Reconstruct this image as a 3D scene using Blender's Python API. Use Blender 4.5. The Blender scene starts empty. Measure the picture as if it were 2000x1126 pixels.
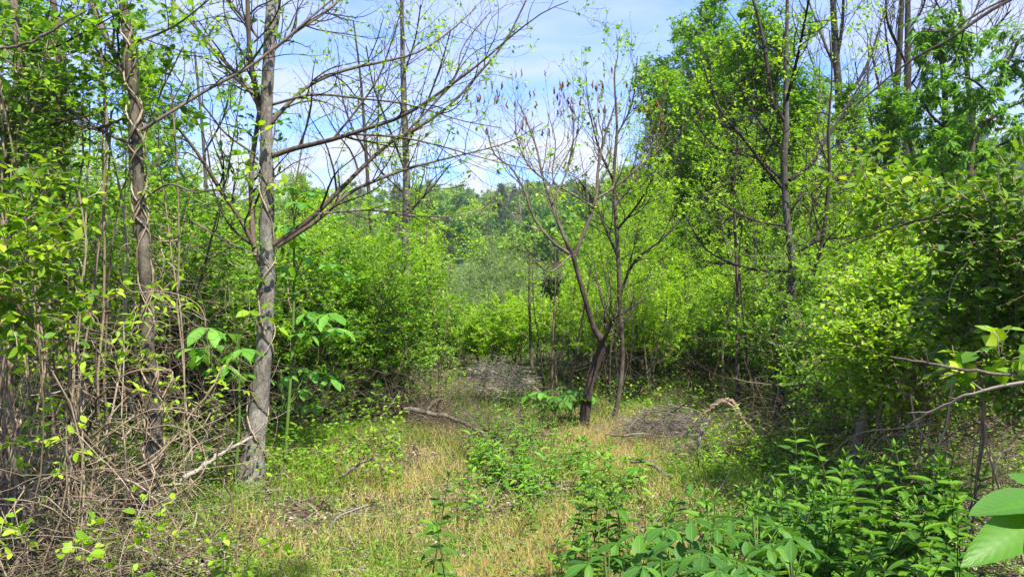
import bpy, math
import numpy as np
from mathutils import Vector, Matrix, Euler

# ------------------------------------------------------------------ camera
F = 1510.0            # focal length in pixels of a 2000 px wide frame
EYE = 1.6
scene = bpy.context.scene
COL = scene.collection
cam_d = bpy.data.cameras.new('camera'); cam = bpy.data.objects.new('camera', cam_d); COL.objects.link(cam)
cam.location = (0, 0, EYE); cam.rotation_euler = (math.radians(90), 0, 0)
cam_d.sensor_width = 36; cam_d.lens = 36 * F / 2000; cam_d.clip_start = 0.05; cam_d.clip_end = 3000
scene.camera = cam

# ------------------------------------------------------------------ light
SUN_EL, SUN_AZ = math.radians(58), math.radians(143)      # azimuth clockwise from +Y (view direction)
sun_d = bpy.data.lights.new('sun', 'SUN'); sun = bpy.data.objects.new('sun', sun_d); COL.objects.link(sun)
sun_d.energy = 4.8; sun_d.angle = math.radians(0.6); sun_d.color = (1.0, 0.955, 0.87)
sd = Vector((math.sin(SUN_AZ) * math.cos(SUN_EL), math.cos(SUN_AZ) * math.cos(SUN_EL), math.sin(SUN_EL)))
sun.rotation_euler = sd.to_track_quat('Z', 'Y').to_euler(); sun.location = (20, 0, 30)

world = bpy.data.worlds.new('World'); scene.world = world; world.use_nodes = True
nt = world.node_tree; nt.nodes.clear(); N = nt.nodes; L = nt.links
def nd(t, **k):
    n = N.new(t)
    for a, b in k.items(): setattr(n, a, b)
    return n
def mth(op, a, b=None, clamp=False):
    n = N.new('ShaderNodeMath'); n.operation = op; n.use_clamp = clamp
    for i, v in enumerate((a, b)):
        if v is None: continue
        if isinstance(v, (int, float)): n.inputs[i].default_value = v
        else: L.new(v, n.inputs[i])
    return n.outputs[0]
out = nd('ShaderNodeOutputWorld'); bg = nd('ShaderNodeBackground'); bg.inputs[1].default_value = 0.15
sky = nd('ShaderNodeTexSky', sky_type='NISHITA'); sky.sun_disc = False
sky.sun_elevation = SUN_EL; sky.sun_rotation = SUN_AZ; sky.air_density = 0.9; sky.dust_density = 0.2; sky.ozone_density = 5.0
tc = nd('ShaderNodeTexCoord'); sep = nd('ShaderNodeSeparateXYZ'); L.new(tc.outputs['Generated'], sep.inputs[0])
X, Y_, Z = sep.outputs
zz = mth('MAXIMUM', Z, 0.0); den = mth('ADD', zz, 0.16)
comb = nd('ShaderNodeCombineXYZ'); L.new(mth('DIVIDE', X, den), comb.inputs[0]); L.new(mth('MULTIPLY', mth('DIVIDE', Y_, den), 1.5), comb.inputs[1])
n1 = nd('ShaderNodeTexNoise'); n1.inputs['Scale'].default_value = 1.15; n1.inputs['Detail'].default_value = 9; n1.inputs['Roughness'].default_value = 0.6; n1.inputs['Distortion'].default_value = 0.5
L.new(comb.outputs[0], n1.inputs['Vector'])
r1 = nd('ShaderNodeValToRGB'); r1.color_ramp.elements[0].position = 0.36; r1.color_ramp.elements[1].position = 0.62
L.new(n1.outputs['Fac'], r1.inputs[0])
# cumulus band close to the horizon
comb2 = nd('ShaderNodeCombineXYZ'); L.new(X, comb2.inputs[0]); L.new(Y_, comb2.inputs[1]); L.new(mth('MULTIPLY', Z, 2.0), comb2.inputs[2])
n2 = nd('ShaderNodeTexNoise'); n2.inputs['Scale'].default_value = 6.0; n2.inputs['Detail'].default_value = 10; n2.inputs['Roughness'].default_value = 0.55
L.new(comb2.outputs[0], n2.inputs['Vector'])
band = mth('SUBTRACT', 0.80, mth('MULTIPLY', zz, 2.3))
cum = nd('ShaderNodeMapRange'); cum.inputs['From Min'].default_value = 0.0; cum.inputs['From Max'].default_value = 0.07
L.new(mth('SUBTRACT', mth('ADD', n2.outputs['Fac'], band), 0.885), cum.inputs['Value'])
cumf = cum.outputs[0]
wf = mth('MULTIPLY', r1.outputs[0], 0.78)
mix1 = nd('ShaderNodeMix', data_type='RGBA'); L.new(wf, mix1.inputs[0]); tint = nd('ShaderNodeVectorMath', operation='MULTIPLY'); L.new(sky.outputs[0], tint.inputs[0]); tint.inputs[1].default_value = (.60, .74, 1.12); L.new(tint.outputs[0], mix1.inputs[6]); mix1.inputs[7].default_value = (2.35, 2.5, 3.0, 1)
n3 = nd('ShaderNodeTexNoise'); n3.inputs['Scale'].default_value = 11.0; n3.inputs['Detail'].default_value = 6; L.new(comb2.outputs[0], n3.inputs['Vector'])
mc = nd('ShaderNodeMix', data_type='RGBA'); L.new(n3.outputs['Fac'], mc.inputs[0]); mc.inputs[6].default_value = (2.2, 2.4, 3.0, 1); mc.inputs[7].default_value = (3.0, 3.1, 3.3, 1)
mix2 = nd('ShaderNodeMix', data_type='RGBA'); L.new(mth('MULTIPLY', cumf, 0.95), mix2.inputs[0]); L.new(mix1.outputs[2], mix2.inputs[6]); L.new(mc.outputs[2], mix2.inputs[7])
L.new(mix2.outputs[2], bg.inputs[0]); L.new(bg.outputs[0], out.inputs[0])

scene.view_settings.view_transform = 'Standard'; scene.view_settings.look = 'None'
scene.view_settings.gamma = 1; scene.view_settings.use_curve_mapping = False
scene.view_settings.exposure = 1.36
scene.render.engine = 'CYCLES'
cy = scene.cycles
cy.max_bounces = 10; cy.diffuse_bounces = 7; cy.glossy_bounces = 2; cy.transmission_bounces = 7; cy.transparent_max_bounces = 4
cy.caustics_reflective = False; cy.caustics_refractive = False
cy.sample_clamp_indirect = 4

# ------------------------------------------------------------------ helpers
RNG = np.random.default_rng(7)
def W(px, py, Y):
    return np.array([(px - 1000.0) / F * Y, Y, EYE - (py - 563.0) / F * Y])
def sstep(a, b, v):
    t = np.clip((v - a) / (b - a), 0, 1); return t * t * (3 - 2 * t)
RP = np.array([-3000, 0, 400, 820, 1000, 1250, 1500, 1700, 2000, 5000.])
RY = np.array([350, 372, 392, 384, 380, 358, 335, 305, 315, 330.])
def hgt(x, y):
    x = np.asarray(x, float); y = np.asarray(y, float)
    r = np.hypot(x, y)
    b = 0.035 * np.sin(x * 1.7 + 0.6 * np.sin(y * 1.1)) * np.sin(y * 1.3 + 1.2) + 0.018 * np.sin(x * 4.1 + y * 2.3) * np.cos(y * 3.7 - x)
    b = b + 0.17 * np.exp(-(((x + 1.45) / 1.15) ** 2 + ((y - 7.3) / 0.95) ** 2)) + 0.10 * np.exp(-(((x - 1.6) / 0.8) ** 2 + ((y - 6.0) / 0.9) ** 2))
    px = np.where(y > 0.1 * r, 1000 + F * x / np.maximum(y, 0.1 * r), np.where(x > 0, 4000, -2000))
    H = (563 - np.interp(px, RP, RY)) / F * 300 - 6.0 + 1.6
    dip = -1.6 * sstep(16, 60, r)
    hill = H * (0.35 * sstep(60, 170, r) + 0.65 * sstep(130, 310, r)) * (1 - 0.5 * sstep(330, 900, r))
    return b * (1 - sstep(14, 30, r)) + dip + hill + 0.8 * np.sin(x / 21) * np.sin(y / 17 + 1) * sstep(60, 120, r)
def G(px, Y):
    x = (px - 1000.0) / F * Y
    return np.array([x, Y, float(hgt(x, Y))])
def unit(v): return v / np.maximum(np.linalg.norm(v, axis=-1, keepdims=True), 1e-9)

KIDS = {}
def link(o, parent=None):
    COL.objects.link(o)
    if parent is not None:
        o.parent = parent; KIDS.setdefault(parent.name, []).append(o)
    return o
def tag(o, label=None, cat=None, group=None, kind=None):
    if label: o['label'] = label
    if cat: o['category'] = cat
    if group: o['group'] = group
    if kind: o['kind'] = kind
    return o
def thing(name, loc, label, cat, group=None, rz=0.0):
    o = bpy.data.objects.new(name, None); o.empty_display_size = 0.2
    o.location = [float(v) for v in loc]; o.rotation_euler = (0, 0, rz)
    link(o); return tag(o, label, cat, group)
def copy_tree(o, parent=None):
    c = o.copy(); link(c, parent)
    for ch in KIDS.get(o.name, []): copy_tree(ch, c)
    return c

class MB:
    """collects geometry for ONE mesh object; origin subtracts the parent location"""
    def __init__(s): s.v = []; s.f = []; s.r = []; s.uv = []; s.n = 0
    def add(s, v, f, rnd=None, uv=None):
        v = np.asarray(v, np.float32).reshape(-1, 3); f = np.asarray(f, np.int64)
        s.v.append(v); s.f.append(f + s.n)
        s.r.append(np.zeros(len(v), np.float32) if rnd is None else np.asarray(rnd, np.float32))
        s.uv.append(np.zeros((len(v), 2), np.float32) if uv is None else np.asarray(uv, np.float32))
        s.n += len(v)
    def tubes(s, P, R, S=4, rnd=None):
        P = np.asarray(P, float); R = np.asarray(R, float)
        if P.ndim == 2: P = P[None]; R = R[None]
        M, K, _ = P.shape
        if M == 0: return
        T = unit(np.gradient(P, axis=1))
        mt = unit(P[:, -1] - P[:, 0])
        ref = np.where(np.abs(mt[:, 2:3]) > 0.7, np.array([[1., 0.15, 0]]), np.array([[0.1, 0.1, 1.]]))[:, None, :]
        A = unit(np.cross(T, np.broadcast_to(ref, T.shape))); B = np.cross(T, A)
        a = np.arange(S) / S * 2 * np.pi
        ring = A[:, :, None] * np.cos(a)[None, None, :, None] + B[:, :, None] * np.sin(a)[None, None, :, None]
        V = P[:, :, None] + ring * R[:, :, None, None]
        base = (np.arange(M) * K * S)[:, None, None]
        k = (np.arange(K - 1) * S)[None, :, None]; i = np.arange(S)[None, None]
        i2 = (i + 1) % S
        q = np.stack([base + k + i, base + k + i2, base + k + S + i2, base + k + S + i], -1).reshape(-1, 4)
        if rnd is None: rnd = RNG.random(M)
        ln = np.cumsum(np.linalg.norm(np.diff(P, axis=1, prepend=P[:, :1]), axis=2), 1)
        uv = np.stack(np.broadcast_arrays((np.arange(S) / S)[None, None, :], ln[:, :, None]), -1).reshape(-1, 2)
        s.add(V, q, np.repeat(rnd, K * S), uv)
    def stamp(s, tv, tf, O, A, Nn, ln, wd, rnd=None, tuv=None):
        """template in (along, across, up) stamped at O with axis A and normal Nn"""
        O = np.asarray(O, float)
        if len(O) == 0: return
        A = unit(np.asarray(A, float)); B = unit(np.cross(Nn, A)); C = np.cross(A, B)
        ln = np.broadcast_to(ln, (len(O),))[:, None, None]; wd = np.broadcast_to(wd, (len(O),))[:, None, None]
        V = O[:, None] + A[:, None] * tv[None, :, 0:1] * ln + B[:, None] * tv[None, :, 1:2] * wd + C[:, None] * tv[None, :, 2:3] * ln
        k = len(tv)
        f = (tf[None] + (np.arange(len(O)) * k)[:, None, None]).reshape(-1, tf.shape[1])
        if rnd is None: rnd = RNG.random(len(O))
        s.add(V, f, np.repeat(rnd, k), None if tuv is None else np.tile(tuv, (len(O), 1)))
    def build(s, name, mat, parent=None, origin=None, smooth=True, kind=None, link_it=True, me_only=False):
        v = np.concatenate(s.v) if s.v else np.zeros((0, 3), np.float32)
        if origin is not None: v = v - np.asarray(origin, np.float32)
        tris = [f for f in s.f if f.shape[1] == 3]; quads = [f for f in s.f if f.shape[1] == 4]
        t = np.concatenate(tris) if tris else np.zeros((0, 3), int); q = np.concatenate(quads) if quads else np.zeros((0, 4), int)
        me = bpy.data.meshes.new(name)
        me.vertices.add(len(v)); me.vertices.foreach_set('co', v.astype(np.float32).ravel())
        li = np.concatenate([t.ravel(), q.ravel()]).astype(np.int32)
        me.loops.add(len(li)); me.loops.foreach_set('vertex_index', li)
        me.polygons.add(len(t) + len(q))
        st = np.concatenate([np.arange(len(t)) * 3, len(t) * 3 + np.arange(len(q)) * 4]).astype(np.int32)
        me.polygons.foreach_set('loop_start', st)
        me.update(calc_edges=True)
        if smooth: me.polygons.foreach_set('use_smooth', np.ones(len(st), bool))
        at = me.attributes.new('rnd', 'FLOAT', 'POINT'); at.data.foreach_set('value', np.concatenate(s.r).astype(np.float32) if s.r else [])
        uvl = me.uv_layers.new(name='UVMap'); uvl.data.foreach_set('uv', np.concatenate(s.uv)[li].astype(np.float32).ravel())
        me.materials.append(mat)
        if me_only: return me
        o = bpy.data.objects.new(name, me); link(o, parent)
        if kind: o['kind'] = kind
        return o

def spline(pts, n):
    """Catmull-Rom through rows of pts (any columns), n samples"""
    p = np.asarray(pts, float)
    if len(p) == 2: p = np.stack([p[0], (p[0] + p[1]) / 2, p[1]])
    pp = np.concatenate([[2 * p[0] - p[1]], p, [2 * p[-1] - p[-2]]])
    t = np.linspace(0, len(p) - 1 - 1e-6, n); i = t.astype(int); u = (t - i)[:, None]
    a, b, c, d = pp[i], pp[i + 1], pp[i + 2], pp[i + 3]
    return 0.5 * (2 * b + (c - a) * u + (2 * a - 5 * b + 4 * c - d) * u ** 2 + (3 * b - a - 3 * c + d) * u ** 3)

def wander(rng, O, D, length, K, wig=0.25, trop=0.1, trop_dir=(0, 0, 1)):
    """random-walk polylines from O with start directions D. returns (M,K,3)"""
    M = len(O); P = np.zeros((M, K, 3)); P[:, 0] = O; d = unit(np.asarray(D, float))
    st = (np.broadcast_to(length, (M,)) / (K - 1))[:, None]; td = np.asarray(trop_dir, float)
    nz = rng.normal(size=(M, 3)) * wig
    for k in range(1, K):
        P[:, k] = P[:, k - 1] + d * st
        nz = 0.5 * nz + rng.normal(size=(M, 3)) * wig * 0.8
        d = unit(d + nz + td * trop)
    return P
def children(rng, P, R, n, t0=0.2, t1=1.0, ang=0.8, lr=(0.3, 0.7), K=6, wig=0.2, trop=0.1, rr=0.55, taper=0.35, lenabs=None, planar=0.0, biased=1.0):
    """n children per polyline of P; returns polylines, radii"""
    M, K0, _ = P.shape
    if M == 0: return np.zeros((0, K, 3)), np.zeros((0, K))
    idx = np.repeat(np.arange(M), n); u = t0 + (t1 - t0) * ((np.tile(np.arange(n), M) + rng.random(M * n)) / n)
    f = u * (K0 - 1); i = np.minimum(f.astype(int), K0 - 2); w = (f - i)[:, None]
    O = P[idx, i] * (1 - w) + P[idx, i + 1] * w
    T = unit(P[idx, i + 1] - P[idx, i]); ra = R[idx, i] * (1 - w[:, 0]) + R[idx, i + 1] * w[:, 0]
    plen = np.linalg.norm(np.diff(P, axis=1), axis=2).sum(1)[idx]
    q = rng.normal(size=(M * n, 3)); q[:, 2] *= (1 - planar)
    q = unit(q - (q * T).sum(1, keepdims=True) * T)
    a = ang * (0.7 + 0.6 * rng.random(M * n))[:, None]
    D = T * np.cos(a) + q * np.sin(a)
    ln = (lr[0] + (lr[1] - lr[0]) * rng.random(M * n)) * (plen if lenabs is None else lenabs) * (1.0 - biased * 0.45 * u)
    C = wander(rng, O, D, ln, K, wig, trop)
    r0 = ra * rr
    Rc = r0[:, None] * np.linspace(1, taper, K)[None]
    return C, Rc

# leaf templates: (along 0..1, across -.5...5, up)
LT_Q = (np.array([[0, 0, 0], [.45, .5, .05], [1, 0, -.06], [.45, -.5, .05]]), np.array([[0, 2, 1], [0, 3, 2]]))   # folded rhomb, 2 tris
LT_6 = (np.array([[0, 0, 0], [.28, .42, .05], [.65, .40, .02], [1, 0, -.12], [.65, -.40, .02], [.28, -.42, .05], [.5, 0, -.02]]),
        np.array([[0, 6, 1], [1, 6, 2], [2, 6, 3], [3, 6, 4], [4, 6, 5], [5, 6, 0]]))
def leaf_template(n, shape, droop=0.3, fold=0.12, wavy=0.0):
    t = np.linspace(0, 1, n + 1); v = []; uv = []
    for k, a in enumerate(t):
        w = shape(a)
        x = a - 0.12 * droop * a * a; z = -droop * a * a * 0.5
        wv = wavy * math.sin(k * 2.4)
        v += [[x, w, z + fold * w + wv], [x, 0, z], [x, -w, z + fold * w - wv]]; uv += [[0, a], [.5, a], [1, a]]
    f = []
    for k in range(n):
        b = k * 3
        f += [[b, b + 1, b + 4, b + 3], [b + 1, b + 2, b + 5, b + 4]]
    return np.array(v, float), np.array(f), np.array(uv, float)
lance = lambda a: 0.5 * max(0.0, math.sin(math.pi * min(1, a ** 0.75))) ** 0.85 + 0.004
ovate = lambda a: 0.5 * max(0.0, math.sin(math.pi * a ** 0.62)) ** 0.7 + 0.004
obov = lambda a: 0.5 * max(0.0, math.sin(math.pi * a ** 1.55)) ** 0.8 + 0.006

def leaves_on(rng, P, n, t0=0.1, t1=1.0, side=0.9, pair=True, upn=1.0, noise=0.5, tipup=0.0):
    """positions, axes, normals for n leaves per twig of P"""
    M, K0, _ = P.shape
    idx = np.repeat(np.arange(M), n); j = np.tile(np.arange(n), M)
    if pair: u = t0 + (t1 - t0) * ((j // 2) * 2 + 1.0) / n
    else: u = t0 + (t1 - t0) * (j + 0.5) / n
    u = np.clip(u + 0.02 * rng.normal(size=len(u)), 0, 0.999)
    f = u * (K0 - 1); i = np.minimum(f.astype(int), K0 - 2); w = (f - i)[:, None]
    O = P[idx, i] * (1 - w) + P[idx, i + 1] * w; T = unit(P[idx, i + 1] - P[idx, i])
    up = unit(np.array([0, 0, 1.0]) * upn + rng.normal(size=(len(u), 3)) * noise)
    sd_ = unit(np.cross(up, T)) * np.where(j % 2 == 0, 1, -1)[:, None]
    A = unit(T * (1 - side * 0.55) + sd_ * side + rng.normal(size=(len(u), 3)) * 0.18 + np.array([0, 0, tipup]))
    return O, A, up

# ------------------------------------------------------------------ materials
def newmat(name):
    m = bpy.data.materials.new(name); m.use_nodes = True
    t = m.node_tree; t.nodes.clear(); return m, t
def leafmat(name, cols, trans=0.38, rough=0.5, tcol=(1.25, 1.25, 0.45), spec=0.25, vary=0.25, veins=0.0):
    m, t = newmat(name); n = t.nodes; l = t.links
    o = n.new('ShaderNodeOutputMaterial')
    at = n.new('ShaderNodeAttribute'); at.attribute_name = 'rnd'
    rp = n.new('ShaderNodeValToRGB'); e = rp.color_ramp.elements
    while len(e) < len(cols): e.new(0.5)
    for k, c in enumerate(cols): e[k].position = k / (len(cols) - 1); e[k].color = (*c, 1)
    oi = n.new('ShaderNodeObjectInfo')
    ad = n.new('ShaderNodeMath'); ad.operation = 'MULTIPLY_ADD'; l.new(oi.outputs['Random'], ad.inputs[0]); ad.inputs[1].default_value = vary; l.new(at.outputs['Fac'], ad.inputs[2])
    sb = n.new('ShaderNodeMath'); sb.operation = 'SUBTRACT'; sb.use_clamp = True; l.new(ad.outputs[0], sb.inputs[0]); sb.inputs[1].default_value = vary * 0.5
    l.new(sb.outputs[0], rp.inputs[0])
    col = rp.outputs[0]
    p = n.new('ShaderNodeBsdfPrincipled')
    if veins > 0:
        uv = n.new('ShaderNodeUVMap'); sx = n.new('ShaderNodeSeparateXYZ'); l.new(uv.outputs[0], sx.inputs[0])
        def M(op, a, b=None, c=None):
            q = n.new('ShaderNodeMath'); q.operation = op
            for i, v in enumerate((a, b, c)):
                if v is None: continue
                if isinstance(v, (int, float)): q.inputs[i].default_value = v
                else: l.new(v, q.inputs[i])
            return q.outputs[0]
        d = M('ABSOLUTE', M('SUBTRACT', sx.outputs[0], 0.5))
        mid = M('LESS_THAN', d, 0.03)
        s = M('FRACT', M('SUBTRACT', M('MULTIPLY', sx.outputs[1], 13.0), M('MULTIPLY', d, 5.0)))
        vn = M('LESS_THAN', M('ABSOLUTE', M('SUBTRACT', s, 0.5)), 0.05)
        hh = M('ABSOLUTE', M('SUBTRACT', s, 0.5))
        al = M('MAXIMUM', mid, M('MULTIPLY', vn, 0.55))
        mx = n.new('ShaderNodeMix'); mx.data_type = 'RGBA'; l.new(M('MULTIPLY', al, veins), mx.inputs[0]); l.new(col, mx.inputs[6]); mx.inputs[7].default_value = (0.30, 0.40, 0.12, 1)
        col = mx.outputs[2]
        bp = n.new('ShaderNodeBump'); bp.inputs['Strength'].default_value = 0.35; bp.inputs['Distance'].default_value = 0.002
        l.new(M('ADD', hh, M('MULTIPLY', d, 0.6)), bp.inputs['Height']); l.new(bp.outputs[0], p.inputs['Normal'])
    l.new(col, p.inputs['Base Color']); p.inputs['Roughness'].default_value = rough; p.inputs['Specular IOR Level'].default_value = spec
    mu = n.new('ShaderNodeVectorMath'); mu.operation = 'MULTIPLY'; l.new(col, mu.inputs[0]); mu.inputs[1].default_value = tcol
    tr = n.new('ShaderNodeBsdfTranslucent'); l.new(mu.outputs[0], tr.inputs[0])
    ms = n.new('ShaderNodeMixShader'); ms.inputs[0].default_value = trans
    l.new(p.outputs[0], ms.inputs[1]); l.new(tr.outputs[0], ms.inputs[2]); l.new(ms.outputs[0], o.inputs[0])
    return m
def barkmat(name, cols, scale=18, rough=0.9, bump=0.6, streak=0.22, vary=0.3, dist=0.012):
    m, t = newmat(name); n = t.nodes; l = t.links
    o = n.new('ShaderNodeOutputMaterial'); p = n.new('ShaderNodeBsdfPrincipled')
    tcn = n.new('ShaderNodeTexCoord'); mp = n.new('ShaderNodeMapping'); mp.inputs['Scale'].default_value = (1, 1, streak); l.new(tcn.outputs['Object'], mp.inputs[0])
    a = n.new('ShaderNodeTexNoise'); a.inputs['Scale'].default_value = scale * 2.2; a.inputs['Detail'].default_value = 8; a.inputs['Roughness'].default_value = 0.68; l.new(mp.outputs[0], a.inputs[0])
    b = n.new('ShaderNodeTexNoise'); b.inputs['Scale'].default_value = 4.5; b.inputs['Detail'].default_value = 5; b.inputs['Roughness'].default_value = 0.65; l.new(tcn.outputs['Object'], b.inputs[0])
    at = n.new('ShaderNodeAttribute'); at.attribute_name = 'rnd'
    s1 = n.new('ShaderNodeMath'); s1.operation = 'ADD'; l.new(a.outputs[0], s1.inputs[0]); l.new(b.outputs[0], s1.inputs[1])
    s2 = n.new('ShaderNodeMath'); s2.operation = 'MULTIPLY_ADD'; l.new(at.outputs['Fac'], s2.inputs[0]); s2.inputs[1].default_value = vary; l.new(s1.outputs[0], s2.inputs[2])
    mr = n.new('ShaderNodeMapRange'); mr.inputs['From Min'].default_value = 0.78; mr.inputs['From Max'].default_value = 1.22 + vary; l.new(s2.outputs[0], mr.inputs[0])
    rp = n.new('ShaderNodeValToRGB'); e = rp.color_ramp.elements
    while len(e) < len(cols): e.new(0.5)
    for k, c in enumerate(cols): e[k].position = k / (len(cols) - 1); e[k].color = (*c, 1)
    l.new(mr.outputs[0], rp.inputs[0]); l.new(rp.outputs[0], p.inputs['Base Color'])
    p.inputs['Roughness'].default_value = rough; p.inputs['Specular IOR Level'].default_value = 0.2
    bp = n.new('ShaderNodeBump'); bp.inputs['Strength'].default_value = bump; bp.inputs['Distance'].default_value = dist
    l.new(a.outputs[0], bp.inputs['Height']); l.new(bp.outputs[0], p.inputs['Normal']); l.new(p.outputs[0], o.inputs[0])
    return m

M_ = {}
M_['lime'] = leafmat('young lime leaf', [(.135, .27, .014), (.225, .41, .018), (.32, .50, .024), (.44, .58, .045)], trans=.5, tcol=(1.18, 1.28, .45))
M_['green'] = leafmat('spring leaf', [(.07, .17, .014), (.12, .275, .016), (.20, .375, .02), (.31, .46, .03)], trans=.47, tcol=(1.18, 1.28, .5))
M_['spray'] = leafmat('mixed spray leaf', [(.07, .17, .012), (.13, .27, .014), (.23, .38, .018), (.40, .48, .035)], trans=.46)
M_['deep'] = leafmat('deep green leaf', [(.035, .095, .012), (.065, .16, .014), (.11, .235, .018), (.19, .32, .025)], trans=0.4)
M_['pale'] = leafmat('pale willow leaf', [(.13, .20, .06), (.18, .27, .085), (.24, .33, .12)], trans=0.35, tcol=(1.1, 1.15, 0.7))
M_['far'] = leafmat('distant foliage', [(.04, .12, .022), (.09, .21, .024), (.17, .31, .028), (.29, .42, .04)], trans=0.35, vary=1.3)
M_['far_grey'] = leafmat('distant budding foliage', [(.11, .12, .055), (.15, .16, .06), (.19, .20, .07)], trans=0.25, vary=0.6)
M_['pine'] = leafmat('dark evergreen', [(.012, .035, .012), (.02, .055, .016), (.035, .08, .02)], trans=0.12, vary=0.4)
M_['herb'] = leafmat('herb leaf', [(.045, .125, .012), (.075, .19, .015), (.14, .29, .02)], trans=0.38, rough=0.5, spec=0.22, veins=0.35, tcol=(1.2, 1.3, .5))
M_['big'] = leafmat('large ribbed leaf', [(.06, .17, .02), (.085, .23, .022), (.12, .28, .026)], trans=0.45, rough=0.45, spec=0.3, veins=0.10)
M_['buck'] = leafmat('palmate leaf', [(.035, .11, .014), (.055, .165, .016), (.10, .24, .02)], trans=0.38, rough=0.5, spec=0.25, veins=0.3)
M_['grass'] = leafmat('grass blade', [(.09, .19, .015), (.15, .28, .02), (.25, .36, .035), (.38, .40, .08)], trans=0.35, vary=0)
M_['straw'] = leafmat('dry straw', [(.30, .26, .07), (.44, .37, .12), (.58, .46, .18), (.38, .25, .09)], trans=0.3, vary=0, tcol=(1.1, 1, .8))
M_['weed'] = leafmat('low weed leaf', [(.06, .15, .014), (.11, .23, .018), (.18, .29, .025), (.27, .32, .04)], trans=0.35, vary=0)
M_['litter'] = leafmat('dead leaf', [(.08, .05, .033), (.18, .12, .08), (.27, .20, .14), (.42, .34, .26), (.13, .065, .04)], trans=0.08, vary=0, tcol=(1, .9, .7))
M_['tassel'] = leafmat('dried red brown bud', [(.10, .035, .02), (.15, .07, .03), (.20, .12, .06)], trans=0.1)
M_['bark_grey'] = barkmat('grey bark', [(.035, .028, .022), (.11, .092, .075), (.21, .19, .16), (.34, .32, .28)], scale=20, bump=1.0, streak=.35, dist=.02)
M_['bark_brown'] = barkmat('brown bark', [(.035, .026, .018), (.08, .06, .043), (.14, .11, .08), (.22, .19, .145)], scale=20, bump=0.8)
M_['bark_mid'] = barkmat('dark grey bark', [(.018, .015, .012), (.045, .038, .030), (.085, .075, .062), (.16, .145, .125)], scale=18, bump=0.9)
M_['bark_vw'] = barkmat('grey brown bark', [(.03, .024, .017), (.085, .07, .05), (.16, .135, .10), (.26, .23, .18)], scale=22, bump=1.0, streak=.35, dist=.016)
M_['bark_dark'] = barkmat('dark twig bark', [(.018, .014, .011), (.04, .031, .025), (.075, .06, .048)], scale=25)
M_['bark_red'] = barkmat('red brown bark', [(.02, .014, .011), (.05, .034, .027), (.10, .075, .06), (.17, .15, .13)], scale=22, bump=0.9)
M_['stem'] = barkmat('thicket stem', [(.05, .038, .025), (.12, .092, .06), (.21, .165, .115)], scale=25, vary=0.8)
M_['vine'] = barkmat('tan vine bark', [(.07, .05, .03), (.17, .125, .08), (.30, .23, .155), (.44, .37, .28)], scale=40, vary=0.9, bump=0.7, dist=.004)
M_['dead'] = barkmat('weathered dead wood', [(.07, .054, .042), (.17, .14, .11), (.28, .24, .20), (.40, .36, .31)], scale=30, vary=0.9, dist=.005)
M_['pale_stick'] = barkmat('pale dead sticks', [(.14, .11, .085), (.30, .25, .20), (.44, .39, .33)], scale=30, vary=.9, dist=.005)
M_['brush'] = barkmat('grey brown dead sticks', [(.04, .03, .025), (.10, .08, .068), (.17, .145, .125), (.27, .24, .21)], scale=30, vary=.9, dist=.005)
M_['herbstem'] = barkmat('herb stem', [(.03, .025, .015), (.06, .06, .02), (.07, .12, .02)], scale=30)
M_['greenstem'] = barkmat('green stem', [(.05, .10, .02), (.09, .16, .03), (.14, .2, .05)], scale=30)

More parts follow.
